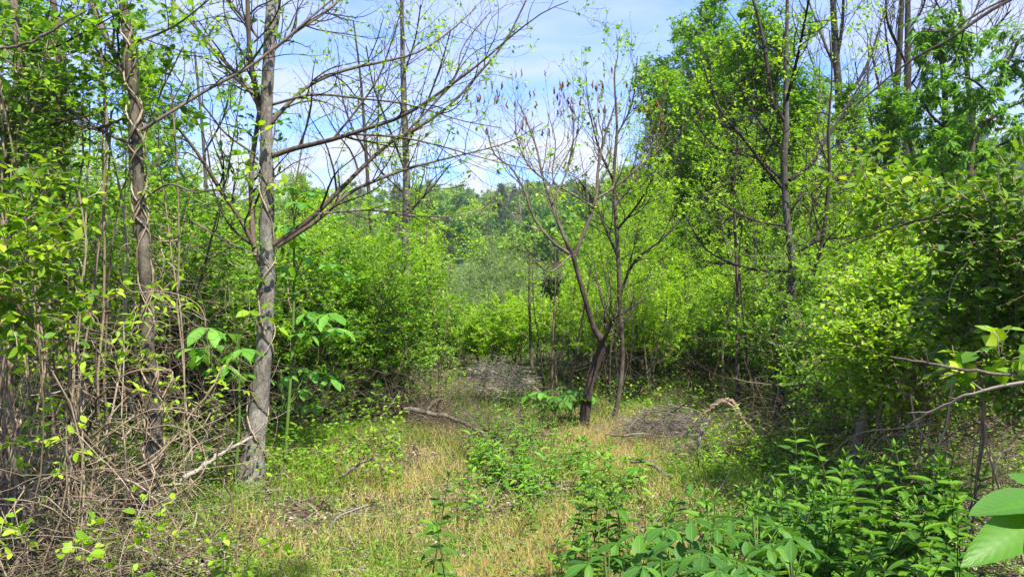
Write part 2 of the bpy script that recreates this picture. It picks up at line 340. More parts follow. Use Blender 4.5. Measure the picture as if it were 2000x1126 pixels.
# ground
def ground_mat():
    m, t = newmat('forest floor'); n = t.nodes; l = t.links
    o = n.new('ShaderNodeOutputMaterial'); p = n.new('ShaderNodeBsdfPrincipled'); p.inputs['Roughness'].default_value = 0.95; p.inputs['Specular IOR Level'].default_value = 0.1
    tcn = n.new('ShaderNodeTexCoord')
    a = n.new('ShaderNodeTexNoise'); a.inputs['Scale'].default_value = 30; a.inputs['Detail'].default_value = 8; a.inputs['Roughness'].default_value = 0.75; l.new(tcn.outputs['Object'], a.inputs[0])
    v = n.new('ShaderNodeTexVoronoi'); v.inputs['Scale'].default_value = 32; l.new(tcn.outputs['Object'], v.inputs[0])
    rp = n.new('ShaderNodeValToRGB'); e = rp.color_ramp.elements
    e[0].position = .3; e[0].color = (.03, .022, .015, 1); e[1].position = .72; e[1].color = (.23, .17, .11, 1)
    x = e.new(.5); x.color = (.095, .068, .045, 1)
    l.new(a.outputs[0], rp.inputs[0])
    mx = n.new('ShaderNodeMix'); mx.data_type = 'RGBA'; mx.blend_type = 'MULTIPLY'; mx.inputs[0].default_value = 0.6; l.new(rp.outputs[0], mx.inputs[6])
    hs = n.new('ShaderNodeHueSaturation'); hs.inputs['Saturation'].default_value = 0.25; hs.inputs['Value'].default_value = 1.2; l.new(v.outputs['Color'], hs.inputs['Color']); l.new(hs.outputs[0], mx.inputs[7])
    # greener with low plants away from the clearing
    b = n.new('ShaderNodeTexNoise'); b.inputs['Scale'].default_value = 0.5; b.inputs['Detail'].default_value = 9; b.inputs['Roughness'].default_value = 0.7; l.new(tcn.outputs['Object'], b.inputs[0])
    ln = n.new('ShaderNodeVectorMath'); ln.operation = 'LENGTH'; l.new(tcn.outputs['Object'], ln.inputs[0])
    mr = n.new('ShaderNodeMapRange'); mr.inputs['From Min'].default_value = 9; mr.inputs['From Max'].default_value = 26; l.new(ln.outputs['Value'], mr.inputs[0])
    r2 = n.new('ShaderNodeValToRGB'); e = r2.color_ramp.elements; e[0].position = .35; e[0].color = (.03, .055, .014, 1); e[1].position = .65; e[1].color = (.08, .14, .03, 1); l.new(b.outputs[0], r2.inputs[0])
    m2 = n.new('ShaderNodeMix'); m2.data_type = 'RGBA'; l.new(mr.outputs[0], m2.inputs[0]); l.new(mx.outputs[2], m2.inputs[6]); l.new(r2.outputs[0], m2.inputs[7])
    l.new(m2.outputs[2], p.inputs['Base Color'])
    bp = n.new('ShaderNodeBump'); bp.inputs['Strength'].default_value = 0.8; bp.inputs['Distance'].default_value = 0.02; l.new(a.outputs[0], bp.inputs['Height']); l.new(bp.outputs[0], p.inputs['Normal'])
    l.new(p.outputs[0], o.inputs[0]); return m
M_['ground'] = ground_mat()

rad = np.concatenate([[0.3], np.geomspace(0.8, 14, 110), np.geomspace(15, 1500, 70)])
NB = 300; th = np.arange(NB) / NB * 2 * np.pi
RR, TT = np.meshgrid(rad, th, indexing='ij'); gx = RR * np.sin(TT); gy = RR * np.cos(TT)
gv = np.stack([gx, gy, hgt(gx, gy)], -1).reshape(-1, 3)
i, j = np.meshgrid(np.arange(len(rad) - 1), np.arange(NB), indexing='ij'); j2 = (j + 1) % NB
gq = np.stack([i * NB + j, (i + 1) * NB + j, (i + 1) * NB + j2, i * NB + j2], -1).reshape(-1, 4)[:, ::-1]
mb = MB(); mb.add(gv, gq)
c0 = mb.n; mb.add([[0, 0, float(hgt(0, 0))]], np.zeros((0, 3), int))
mb.f.append(np.array([[k, (k + 1) % NB, c0] for k in range(NB)]))
tag(mb.build('ground', M_['ground']), kind='structure')

# ------------------------------------------------------------------ prototypes and copies
def add_twig_leaves(rng, lm, P, n, size, ratio=0.5, tmpl=LT_Q, **k):
    O, A, U = leaves_on(rng, P, n, **k)
    s = size * (0.65 + 0.6 * rng.random(len(O)))
    lm.stamp(tmpl[0], tmpl[1], O, A, U, s, s * ratio, rng.random(len(O)))

def shrub_proto(rng, h, spread, nst, low, leaf, mat, label, group, nl=14, dens=1.0, stem='stem', name='understory_shrub', tmpl=LT_Q, ratio=0.5, cat='shrub', droop=0.0):
    t = thing(name, (0, 0, 0), label, cat, group)
    O = np.c_[rng.normal(size=(nst, 2)) * 0.12 * spread, np.zeros(nst)]
    D = np.c_[rng.normal(size=(nst, 2)) * 0.30 * spread, np.ones(nst)]
    S0 = wander(rng, O, D, h * (0.7 + 0.35 * rng.random(nst)), 9, 0.10, -0.02)
    R0 = (0.006 + 0.006 * rng.random(nst))[:, None] * h / 2.4 * np.linspace(1.2, .3, 9)[None]
    S1, R1 = children(rng, S0, R0, max(2, int(7 * dens)), low, 1.0, 0.85, (.22, .42), 6, .18, 0.02, .6)
    S2, R2 = children(rng, S1, R1, max(2, int(5 * dens)), .15, 1.0, 0.8, (.3, .6), 4, .15, -0.02 - droop, .6, lenabs=h * .22)
    R2 = np.minimum(R2, .0022)
    m = MB(); m.tubes(S0, R0, 5); m.tubes(S1, R1, 4); m.build('stems', M_[stem], t, kind='stuff')
    m = MB(); m.tubes(S2, R2, 3)
    m.build('twigs', M_[stem], t, kind='stuff')
    m = MB(); add_twig_leaves(rng, m, S2, nl, leaf, ratio, tmpl, noise=.4, side=.85); add_twig_leaves(rng, m, S1, nl, leaf, ratio, tmpl, t0=.3, noise=.4)
    m.build('foliage', M_[mat], t, kind='stuff')
    return t
def tree_proto(rng, h, mat, label, group, name='leafy_tree', crown0=.3, n1=22, n2=6, n3=5, nl=12, leaf=.09, width=.3, bark='bark_brown', r=.07, tmpl=LT_Q, ratio=.5, ang=1.0, wig=.15, up=.05, cat='tree', twigr=.004, droop=-0.05, keep2=True):
    t = thing(name, (0, 0, 0), label, cat, group)
    T = wander(rng, np.zeros((1, 3)), np.array([[0, 0, 1.]]), h, 14, .04, .1); R = (r * np.linspace(1.1, .12, 14))[None]
    m = MB(); m.tubes(T, R, 8); m.build('trunk', M_[bark], t)
    B1, R1 = children(rng, T, R, n1, crown0, .98, ang, (width * .7, width * 1.25), 8, wig, up, .45)
    B2, R2 = children(rng, B1, R1, n2, .15, 1, .8, (.25, .5), 6, wig, .02, .6)
    m = MB(); m.tubes(B1, R1, 5); m.tubes(B2, R2, 3)
    m.build('branches', M_[bark], t, kind='stuff')
    B3, R3 = children(rng, B2, R2, n3, .1, 1, .8, (.5, 1), 4, wig, droop, .6, lenabs=h * .055)
    R3 = np.minimum(R3, twigr)
    m = MB(); m.tubes(B3, R3, 3); m.build('twigs', M_[bark], t, kind='stuff')
    if nl:
        m = MB(); add_twig_leaves(rng, m, B3, nl, leaf, ratio, tmpl, noise=.6); m.build('foliage', M_[mat], t, kind='stuff')
    return t
def far_proto(rng, h, mat, label, group, name='hillside_tree', cw=.42, ncl=60, nlf=46, leaf=.62, cone=False, bark='bark_brown', low=.25):
    t = thing(name, (0, 0, 0), label, 'tree', group)
    m = MB(); T = wander(rng, np.zeros((1, 3)), np.array([[0, 0, 1.]]), h * .85, 8, .04, .1); m.tubes(T, (h * .014 * np.linspace(1.2, .2, 8))[None], 6)
    R = (h * .014 * np.linspace(1.2, .2, 8))[None]
    B, RB = children(rng, T, R, 18, low, .95, .8, (.25, .45), 5, .1, .1, .4); m.tubes(B, RB, 3); m.build('trunk', M_[bark], t)
    d = unit(rng.normal(size=(ncl, 3))); rr = rng.random(ncl) ** .4
    c = d * rr[:, None] * np.array([cw * h * .5, cw * h * .5, h * (1 - low) * .48]); c[:, 2] += h * (low + (1 - low) * .5)
    if cone:
        f = rng.random(ncl); a = rng.random(ncl) * 6.28; w = (1 - f) * cw * h * .45
        c = np.stack([np.cos(a) * w, np.sin(a) * w, h * (low + (1 - low) * f)], -1)
    cs = h * .075 * (0.6 + 0.8 * rng.random(ncl))
    q = unit(rng.normal(size=(ncl, nlf, 3))) * (rng.random((ncl, nlf, 1)) ** .5); q[..., 2] *= .65
    O = (c[:, None] + q * cs[:, None, None]).reshape(-1, 3)
    m = MB(); n = len(O); s = leaf * h / 12 * (.6 + .8 * rng.random(n))
    m.stamp(LT_Q[0], LT_Q[1], O, rng.normal(size=(n, 3)), unit(rng.normal(size=(n, 3)) + [0, 0, .8]), s, s * .6, np.clip(np.repeat(rng.random(ncl), nlf) * .5 + .5 * rng.random(n), 0, 1))
    m.build('crown', M_[mat], t, kind='stuff'); return t
USED = set()
def place(proto, loc, rz=0, sc=1.0, label=None, group=None, scz=None):
    o = proto if proto.name not in USED else copy_tree(proto)
    USED.add(proto.name)
    o.location = [float(v) for v in loc]; o.rotation_euler = (0, 0, rz); o.scale = (sc, sc, scz or sc)
    if label: o['label'] = label
    if group: o['group'] = group
    return o

# ---- far hillside
rng = np.random.default_rng(11)
GH = 'trees covering the far hillside'; LH = 'round green tree among the many covering the far wooded hillside'
LG = 'grey green barely leafed tree on the far wooded hillside'; GG = 'barely leafed trees on the far hillside'
far = [far_proto(rng, 12, 'far', LH, GH, cw=.75) for _ in range(4)]
farg = [far_proto(rng, 12, 'far_grey', LG, GG, name='budding_hillside_tree', cw=.6, ncl=40, nlf=22, leaf=.25, bark='dead') for _ in range(2)]
farp = [far_proto(rng, 12, 'pine', 'dark evergreen tree standing out on the far wooded ridge', 'dark evergreens on the far ridge', name='evergreen_tree', cw=.5, cone=True, low=.1)]
cnt = 0
for k in range(290):
    y = 75 + 235 * (k / 290) ** 0.8 + rng.normal() * 4
    px = rng.uniform(250, 2080) if k % 2 else rng.uniform(780, 1350)
    x = (px - 1000) / F * y; z = float(hgt(x, y)) - .4
    u = rng.random(); sc = rng.uniform(.6, 1.0)
    pr = farp[0] if (u < .08 or (px > 1640 and u < .3)) else (farg[k % 2] if u < .24 else far[k % 4])
    place(pr, (x, y, z), rng.uniform(0, 6.28), sc)
# the rest of the wood, continuous behind and around
m = MB(); n = 26000
ang_ = rng.uniform(.62, 2 * np.pi - .62, n); r_ = rng.uniform(70, 330, n); xx = r_ * np.sin(ang_); yy = r_ * np.cos(ang_)
O = np.c_[xx, yy, hgt(xx, yy) + rng.uniform(.3, 5.5, n)]; s = rng.uniform(.9, 1.8, n)
m.stamp(LT_6[0], LT_6[1], O, rng.normal(size=(n, 3)), unit(rng.normal(size=(n, 3)) + [0, 0, 1.5]), s, s * .8, rng.random(n))
tag(m.build('distant_wood', M_['far']), 'continuous far wood covering the hills behind the separate trees', 'wood', kind='stuff')

# ---- trees and shrubs of the middle ground
rng = np.random.default_rng(21)
LA = 'leafy young tree with spreading green crown behind the thicket'; GA = 'leafy young trees behind the thicket'
tA = [tree_proto(rng, 8.5, 'green', LA, GA, leaf=.11, nl=10, width=.3) for _ in range(3)]
tL = [tree_proto(rng, 6.5, 'lime', 'lime green young tree behind the thicket', 'lime green young trees behind the thicket', leaf=.085, nl=9, n1=20, width=.32, name='lime_tree', crown0=.2) for _ in range(2)]
LW = 'pale green willow like shrub with fine upright twigs behind the clearing'
tW = [shrub_proto(rng, 4.2, .9, 20, .15, .10, 'pale', LW, 'pale willow shrubs behind the clearing', nl=16, ratio=.34, name='willow_shrub', stem='stem', dens=1.15) for _ in range(2)]
LS = 'green understory shrub with many thin bare lower stems in the thicket behind the clearing'; GS = 'understory shrubs with thin bare stems'
sh = [shrub_proto(rng, 2.5, 1.0, 13, .38, .052, 'lime', LS, GS, nl=12) for _ in range(3)]
sg = [shrub_proto(rng, 2.9, 1.0, 13, .30, .052, 'green', LS.replace('green understory', 'mid green understory'), 'mid green understory shrubs', nl=12) for _ in range(3)]
sl = [shrub_proto(rng, 2.2, 1.25, 16, .12, .050, 'green', 'low bushy green shrub leafy down to the ground at the edge of the thicket', 'low bushy shrubs at the edge of the thicket', nl=12, name='bushy_shrub') for _ in range(3)]
sd2 = [shrub_proto(rng, 2.6, 1.1, 15, .15, .06, 'deep', 'dark green dense understory shrub among the lighter ones in the thicket', 'dark green shrubs in the thicket', nl=12, name='dark_shrub') for _ in range(2)]
sx = [shrub_proto(rng, 3.1, .8, 9, .30, .085, 'spray', 'broad leaved young shrub among small leaved ones in the thicket', 'broad leaved shrubs in the thicket', nl=8, name='broad_leaved_shrub', ratio=.6, tmpl=LT_6) for _ in range(2)]
st = [tree_proto(rng, 6, 'lime', 'slender upright young tree with airy lime leaves rising out of the thicket', 'slender airy trees in the thicket', name='slender_tree', crown0=.25, n1=22, n2=5, n3=4, nl=6, leaf=.05, width=.2, bark='bark_mid', r=.028, ang=.6, up=.14, droop=.05, twigr=.0025) for _ in range(3)]
LB = 'bare budding young tree with fine grey twigs behind the thicket'
tb = [tree_proto(rng, 9, 'lime', LB, 'bare budding trees behind the thicket', name='budding_tree', crown0=.25, n1=20, n2=6, n3=4, nl=2, leaf=.045, width=.33, bark='bark_brown', r=.055, ang=.65, up=.12, droop=.1) for _ in range(3)]

# far middle ground 20..60 m
for k in range(50):
    y = rng.uniform(24, 62); px = rng.uniform(0, 2050)
    if 780 < px < 1300: y = rng.uniform(38, 66)
    x = (px - 1000) / F * y
    top = 500 if 780 < px < 1300 else 410
    pr = tA[k % 3] if k % 2 else tL[k % 2]
    h0 = 8.5 if k % 2 else 6.5
    want = max(1.6, (563 - top + rng.uniform(-25, 25)) / F * y + 1.6 + 0.6)
    place(pr, (x, y, float(hgt(x, y)) - .1), rng.uniform(0, 6.28), min(want / h0, 1.1))
for px, y, sc in ((968, 27, .86), (925, 30, .74), (1010, 29, .78), (1060, 26, .62), (900, 24, .5), (1480, 22, .55), (1420, 24, .6), (1570, 21, .55), (1130, 26, .55), (1260, 25, .6), (1640, 22, .6), (860, 22, .5), (1340, 23, .6), (1700, 20, .55), (950, 20, .52), (1000, 19, .5), (880, 18, .5), (900, 16, .45)):
    place(tW[int(px) % 2], G(px, y), rng.uniform(0, 6.28), sc)
# individually placed tall crowns
DL = 'tall dense bright green tree rising over the thicket right of centre'
big = tree_proto(rng, 11.5, 'green', DL, None, name='dense_tree', crown0=.25, n1=38, n2=9, n3=6, nl=12, leaf=.13, width=.26, r=.13, up=.1, ang=.75)
place(big, G(1400, 24), 0, .92)
place(big, G(1335, 27), 2, .80, label='second tall green tree left of and behind the dense bright one')
place(big, G(1450, 25), 1.1, .8, label='tall green tree close against the dense bright one on its right side')
place(big, G(1530, 27), 4, .66, label='tall green tree right of the dense bright one')
place(big, G(1250, 34), 1, .62, label='small rounded green tree showing low between the forked tree and the dense tree')
place(big, G(100, 17), 1.3, .72, label='leafy tree filling the gap behind the leftmost trunks')
place(big, G(330, 20), 2.7, .62, label='leafy tree behind the vine wrapped trunk')
place(big, G(610, 22), 2.7, .40, label='leafy tree just right of and behind the grey trunk')
place(big, G(1900, 22), 2.2, .55, label='leafy tree low behind the drooping leaved trees')

# the shrub wall
def wall(protos, specs, base=1.0):
    for (px, Y, sc) in specs:
        place(protos[rng.integers(len(protos))], G(px, Y), rng.uniform(0, 6.28), sc * base * rng.uniform(.92, 1.08))
sp = []
for k in range(34): sp.append((1165 + 560 * (k + rng.random()) / 34, rng.uniform(11.0, 15.5), rng.uniform(.68, .98)))
wall(sh + sh[:2] + sd2, sp)
sp = []
for k in range(24): sp.append((1150 + 600 * (k + rng.random()) / 28, rng.uniform(14.5, 20), rng.uniform(.8, 1.1)))
wall(sg + sx, sp)
sp = [(280 + 460 * (k + rng.random()) / 34, rng.uniform(8.8, 13), rng.uniform(.62, .9)) for k in range(34)]
wall(sg + sd2, sp)
sp = [(-60 + 800 * (k + rng.random()) / 26, rng.uniform(12, 18), rng.uniform(1.0, 1.35)) for k in range(26)]
wall(sh, sp)
sp = [(560 + 190 * (k + rng.random()) / 12, rng.uniform(8.6, 10.5), rng.uniform(.7, .95)) for k in range(12)]
wall(sl, sp)
sp = [(1560 + 420 * (k + rng.random()) / 12, rng.uniform(7.6, 10.5), rng.uniform(.75, 1.1)) for k in range(12)]
wall(sl, sp)
sp = [(-80 + 420 * (k + rng.random()) / 10, rng.uniform(7.5, 10), rng.uniform(.9, 1.3)) for k in range(10)]
wall(sg, sp)
lb = shrub_proto(rng, 2.2, 1.0, 18, .3, .055, 'lime', 'rounded lime green bush at the far end of the clearing', 'lime bushes at the end of the clearing', nl=14, name='lime_bush')
for px, y, sc in ((972, 13.4, .70), (940, 14.0, .6), (1010, 13.8, .66), (1075, 14.2, .74), (1120, 13.4, .8), (1060, 16, .8), (895, 15.5, .62)):
    place(lb, G(px, y), px, sc, label='rounded lime green bush at the far end of the clearing', group='lime bushes at the end of the clearing')
for k in range(22):
    px = rng.choice([rng.uniform(1180, 1700), rng.uniform(60, 860)]); y = rng.uniform(15, 26)
    place(tb[k % 3], G(px, y), rng.uniform(0, 6.28), rng.uniform(.5, .85))
for px, y, sc in ((968, 46, .98), (1345, 40, .9), (860, 60, 1.0), (1090, 55, 1.0)):
    place(tb[0], G(px, y), px, sc, label='slender bare grey tree standing alone before the far hillside', group='slender bare trees before the hillside')

for k in range(44):
    px = (rng.uniform(1190, 1700), rng.uniform(560, 860), rng.uniform(1040, 1300), rng.uniform(100, 480))[(0, 0, 1, 2, 0, 3)[k % 6]]; y = rng.uniform(10.5, 17)
    top = rng.uniform(230, 420) if not 820 < px < 1180 else rng.uniform(400, 500)
    place(st[k % 3], G(px, y), rng.uniform(0, 6.28), ((563 - top) / F * y + 1.6) / 6)
for px, y, sc in ((1430, 17, .62), (1500, 16, .5), (1560, 17, .55), (1380, 18, .6), (1310, 19, .55), (1620, 17, .5), (1700, 18, .5)):
    place(big, G(px, y), px, sc, label='bushy bright green tree packed behind the shrubs right of centre', group='bushy bright green trees right of centre')
# thin straight saplings in the shrub wall
def sapling(px, ybase, ytop, Y, w, name='sapling', bark='stem', label=None, group=None, lean=0):
    a = G(px, Y); b = W(px + lean, ytop, Y + rng.normal() * .3)
    P = spline([a, a * .6 + b * .4 + rng.normal(size=3) * .04, a * .25 + b * .75 + rng.normal(size=3) * .05, b], 12)
    R = w / 2 / F * Y * np.linspace(1, .35, 12)
    m = MB(); m.tubes(P, R, 6)
    C, RC = children(rng, P[None], R[None], 9, .3, 1, .8, (.12, .3), 5, .15, .05, .4)
    t = thing(name, a, label, 'sapling', group)
    m.build('stem', M_[bark], t, origin=a)
    m = MB(); m.tubes(C, RC, 3); m.build('twigs', M_[bark], t, origin=a, kind='stuff')
    m = MB(); add_twig_leaves(rng, m, C, 9, .05, noise=.5); m.build('foliage', M_['lime'], t, origin=a, kind='stuff')
for k in range(38):
    px = rng.uniform(1050, 1680) if k % 3 else rng.uniform(560, 880)
    sapling(px, 0, rng.uniform(430, 600), rng.uniform(9.6, 13), rng.uniform(3, 6), label='thin straight brown sapling stem rising through the shrub thicket', group='thin sapling stems in the thicket', lean=rng.normal() * 25)
sapling(1437, 0, 250, 9.8, 9, bark='bark_brown', label='slim straight grey sapling between the forked tree and the many branched tree', lean=5)
sapling(1040, 0, 480, 11.5, 8, bark='bark_brown', label='slim grey sapling just right of the far brush heap', lean=-5)

# ------------------------------------------------------------------ the trees one can tell apart
def poly(pts, Y, n, dY=0.0, base=False):
    """pts rows (px, py, width_px[, dY]) -> world points and radii"""
    p = np.array([list(q) + [0.0] * (4 - len(q)) for q in pts], float)
    s = np.linspace(0, 1, len(p)); dd = p[:, 3] + dY * s ** 1.3
    P = np.array([W(a[0], a[1], Y + d) for a, d in zip(p, dd)])
    if base: P[0] = G(p[0, 0], Y + dd[0]) - [0, 0, .06]
    R = p[:, 2] / 2 / F * (Y + dd)
    q = spline(np.c_[P, R], n); return q[:, :3], np.maximum(q[:, 3], .0012)
def rough_trunk(rng, P, R, S, m, amp=.08):
    """one tube with slightly lumpy section"""
    n0 = len(m.v); m.tubes(P, R, S)
    v = m.v[n0].reshape(len(P), S, 3); c = P[:, None]
    k = 1 + amp * rng.normal(size=(len(P), S, 1)); k = (k + np.roll(k, 1, 1) + np.roll(k, -1, 1)) / 3
    m.v[n0] = (c + (v - c) * k).reshape(-1, 3).astype(np.float32)
def hero(name, label, Y, trunk, branches, seed, bark='bark_grey', twbark='bark_dark', leaf=.03, mat='lime', n1=11, n2=4, nl=5, tw=(.5, 1.1), up=.06, twr=.004, group=None,
         nk=40, tS=14, wig=.16, ang=.8, cat='tree', tips=None, trunk_tw=0, dspread=1.2, ratio=.6, flare=1.35, brbark=None, leafclump=.4, planar=0.3, thin=1.0):
    rng = np.random.default_rng(seed)
    P, R = poly(trunk, Y, nk, base=True); R *= thin; fl = np.exp(-np.linalg.norm(P - P[0], axis=1) / (R[2] * 5)); R *= 1 + (flare - 1) * fl
    o = P[0].copy(); t = thing(name, o, label, cat, group)
    m = MB(); rough_trunk(rng, P, R, tS, m); m.build('trunk', M_[bark], t, origin=o)
    BP = []; BR = []
    for b in branches:
        d = rng.uniform(-dspread, dspread)
        q, r = poly(b, Y, 18, dY=d); r = r * .82; m = MB(); rough_trunk(rng, q, r, 7, m, .04)
        m.build('branch', M_[brbark or (bark if b[0][2] > 9 else twbark)], t, origin=o)
        BP.append(q); BR.append(r)
    C = []; CR = []
    if BP:
        c, r = children(rng, np.array(BP), np.array(BR), n1, .12, 1.0, ang, tw, 9, wig, up, .5, lenabs=1.0, planar=planar, taper=.25, biased=.7); C.append(c); CR.append(np.minimum(r, .010))
    if trunk_tw:
        c, r = children(rng, P[None], R[None], trunk_tw, .3, 1.0, 1.0, tw, 9, wig, up, .25, lenabs=1.0, taper=.25, biased=.3); C.append(c); CR.append(np.minimum(r, .009))
    if C:
        C = np.concatenate(C); CR = np.concatenate(CR)
        D, DR = children(rng, C, CR, n2, .15, 1.0, .75, (.25, .6), 6, wig * 1.1, up, .6, taper=.4)
        DR = np.clip(DR, .0012, twr)
        m = MB(); m.tubes(C, CR, 4); m.tubes(D, DR, 3); m.build('twigs', M_[twbark], t, origin=o, kind='stuff')
        if nl:
            m = MB(); keep = rng.random(len(D)) < leafclump
            add_twig_leaves(rng, m, D[keep], nl, leaf, ratio, LT_Q, t0=.3, noise=.7, pair=False)
            add_twig_leaves(rng, m, D[~keep], max(2, nl // 3), leaf * .55, ratio, LT_Q, t0=.5, noise=.7, pair=False)
            m.build('foliage', M_[mat], t, origin=o, kind='stuff')
        if tips:
            m = MB(); E = np.concatenate([D[:, -1], C[:, -1]]); E = E[(rng.random(len(E)) < .28) & (E[:, 2] > 3.35)]
            K = np.stack([E + np.array([0, 0, 1.]) * s_ * .10 + rng.normal(size=E.shape) * .008 for s_ in np.linspace(0, 1, 5)], 1)
            m.tubes(K, np.array([.004, .012, .011, .007, .002])[None] * (.6 + .7 * rng.random((len(E), 1))), 5)
            m.build('flower_buds', M_['tassel'], t, origin=o, kind='stuff')
    return t, P, R, o
def helix(rng, P, R, turns, off=.012, w=.006, t0=0, t1=1, n=70, ph=None, jit=.3):
    s = np.linspace(t0, t1, n) * (len(P) - 1); i = np.minimum(s.astype(int), len(P) - 2); u = (s - i)[:, None]
    c = P[i] * (1 - u) + P[i + 1] * u; r = R[i] * (1 - u[:, 0]) + R[i + 1] * u[:, 0]
    T = unit(P[i + 1] - P[i]); A = unit(np.cross(T, [0.2, 1, 0])); B = np.cross(T, A)
    a = (ph if ph is not None else rng.uniform(0, 6.28)) + np.linspace(0, turns * 6.283, n) + np.cumsum(rng.normal(size=n)) * jit * .3
    rr = r + off * (1 + .6 * np.sin(np.linspace(0, 9, n) + rng.random() * 6))
    return c + (A * np.cos(a)[:, None] + B * np.sin(a)[:, None]) * rr[:, None], np.full(n, w) * (1 + .15 * rng.normal(size=n))
def wrap(rng, t, o, P, R, k, turns=(3, 6), w=(.004, .009), mat='vine', **kw):
    for _ in range(k):
        q, r = helix(rng, P, R, rng.uniform(*turns) * rng.choice([-1, 1]), w=rng.uniform(*w), **kw)
        m = MB(); m.tubes(q, r, 5); m.build('wrapping_vine', M_[mat], t, origin=o)
def cling(rng, t, o, P, R, n, t0, t1, rad=.12, leaf=.05, mat='green', name='vine_foliage', L=.22, nl=8):
    """leafy vine growth clinging to a trunk"""
    s = rng.uniform(t0, t1, n) * (len(P) - 1); i = np.minimum(s.astype(int), len(P) - 2); u = (s - i)[:, None]
    c = P[i] * (1 - u) + P[i + 1] * u; d = unit(rng.normal(size=(n, 3)) * [1, 1, .5])
    O = c + d * R[i][:, None]; Q = wander(rng, O, d + [0, 0, .2], L * (.5 + rng.random(n)) + rad * rng.random(n), 6, .35, -.08)
    m = MB(); m.tubes(Q, np.full((n, 6), .0018), 3); m.build('vine_twigs', M_['vine'], t, origin=o, kind='stuff')
    m = MB(); add_twig_leaves(rng, m, Q, nl, leaf, .6, LT_6, noise=.6); m.build(name, M_[mat], t, origin=o, kind='stuff')

rg = np.random.default_rng(5)
# grey trunk (B)
B_tr = [(487, 948, 50), (492, 900, 42), (503, 820, 38), (512, 730, 36), (518, 640, 34), (522, 540, 33), (520, 460, 31), (522, 360, 29), (520, 250, 28), (524, 130, 27), (530, 0, 25), (534, -120, 22)]
B_br = [
 [(536, 478, 14), (600, 433, 13), (660, 375, 11), (700, 335, 10), (760, 280, 9), (820, 247, 8), (880, 205, 7), (930, 150, 6), (985, 85, 5), (1028, 0, 4), (1045, -40, 3)],
 [(540, 482, 12), (620, 430, 10), (680, 378, 9), (740, 350, 8), (800, 328, 7), (870, 310, 5), (940, 293, 4), (1000, 275, 3), (1060, 240, 2)],
 [(532, 305, 14), (575, 290, 12), (640, 275, 11), (720, 250, 10), (790, 225, 8), (860, 180, 7), (930, 130, 5), (1000, 70, 4), (1060, 25, 3), (1110, 3, 2)],
 [(530, 240, 12), (570, 195, 10), (615, 160, 9), (680, 135, 8), (760, 118, 6), (820, 100, 5), (880, 60, 4), (930, 15, 3)],
 [(530, 205, 7), (610, 185, 6), (700, 192, 5), (800, 205, 4), (900, 235, 3), (980, 250, 2)],
 [(690, 262, 6), (780, 268, 5), (860, 285, 4), (930, 305, 3), (1010, 325, 2), (1090, 340, 2)],
 [(620, 418, 6), (720, 410, 5), (820, 422, 4), (900, 420, 3), (970, 395, 2)],
 [(530, 100, 9), (580, 60, 8), (640, 20, 7), (690, -30, 5)],
 [(512, 522, 14), (496, 480, 14), (493, 420, 13), (490, 340, 12), (499, 270, 12), (508, 210, 10), (525, 120, 9), (543, 40, 8), (548, -40, 7)],
 [(508, 225, 12), (500, 180, 12), (490, 120, 12), (485, 50, 11), (483, -40, 10)],
 [(497, 482, 11), (470, 430, 10), (430, 370, 10), (400, 320, 9), (360, 265, 7), (330, 230, 5), (300, 180, 3)],
 [(508, 215, 8), (480, 165, 9), (430, 110, 9), (380, 50, 8), (335, 0, 7), (310, -40, 5)],
 [(505, 75, 7), (470, 30, 6), (440, -10, 5)],
 [(505, 500, 6), (440, 470, 5), (370, 430, 4), (300, 410, 3)],
 [(495, 300, 6), (440, 260, 5), (400, 210, 4), (345, 150, 3), (320, 90, 2)],
 [(790, 262, 5), (850, 200, 5), (890, 150, 4), (905, 90, 3), (960, 20, 2)],
 [(650, 272, 6), (700, 210, 5), (740, 150, 4), (765, 80, 3), (790, 0, 2)],
]
tB, P, R, o = hero('grey_barked_tree', 'tall pale grey trunk with long branches sweeping up right, at left of the clearing', 6.25, B_tr, B_br, 31, thin=.84, flare=1.7, brbark='bark_brown', n1=12, n2=5, nl=5, leaf=.042, tw=(.4, 1.0), twr=.0035, dspread=1.0, nk=60)
wrap(rg, tB, o, P, R, 3, t0=.08, t1=.75, turns=(3, 5), w=(.003, .006)); cling(rg, tB, o, P, R, 34, .42, 1.0, leaf=.055, mat='green'); cling(rg, tB, o, P, R, 14, .35, .8, leaf=.10, mat='lime', name='vine_leaves', nl=4)

# vine wrapped trunk (A)
A_tr = [(250, 1035, 46), (275, 970, 40), (300, 900, 38), (300, 800, 32), (291, 700, 29), (286, 600, 27), (280, 480, 26), (272, 380, 25), (268, 290, 25), (262, 200, 24), (252, 100, 22), (240, 0, 21), (228, -120, 19)]
A_br = [[(268, 215, 14), (245, 150, 14), (215, 90, 13), (195, 45, 12), (172, -10, 11), (160, -60, 9)],
 [(262, 282, 9), (210, 262, 8), (150, 225, 8), (110, 190, 7), (60, 150, 6), (0, 110, 5), (-60, 80, 4)],
 [(272, 256, 9), (340, 215, 8), (410, 172, 8), (480, 135, 7), (540, 90, 6), (600, 40, 5), (660, -10, 4)],
 [(258, 85, 7), (300, 70, 6), (350, 45, 5), (420, -10, 3)],
 [(262, 220, 5), (210, 245, 5), (170, 250, 4), (130, 230, 3)],
 [(285, 385, 5), (330, 360, 5), (380, 375, 4), (420, 370, 3)]]
tA_, P, R, o = hero('vine_wrapped_tree', 'slender brown trunk spiralled by thin vines, second trunk left of the grey one', 4.95, A_tr, A_br, 32, thin=.82, bark='bark_vw', brbark='bark_brown', n1=9, n2=4, nl=5, leaf=.035, tw=(.35, .8), twr=.003, dspread=.6, nk=60)
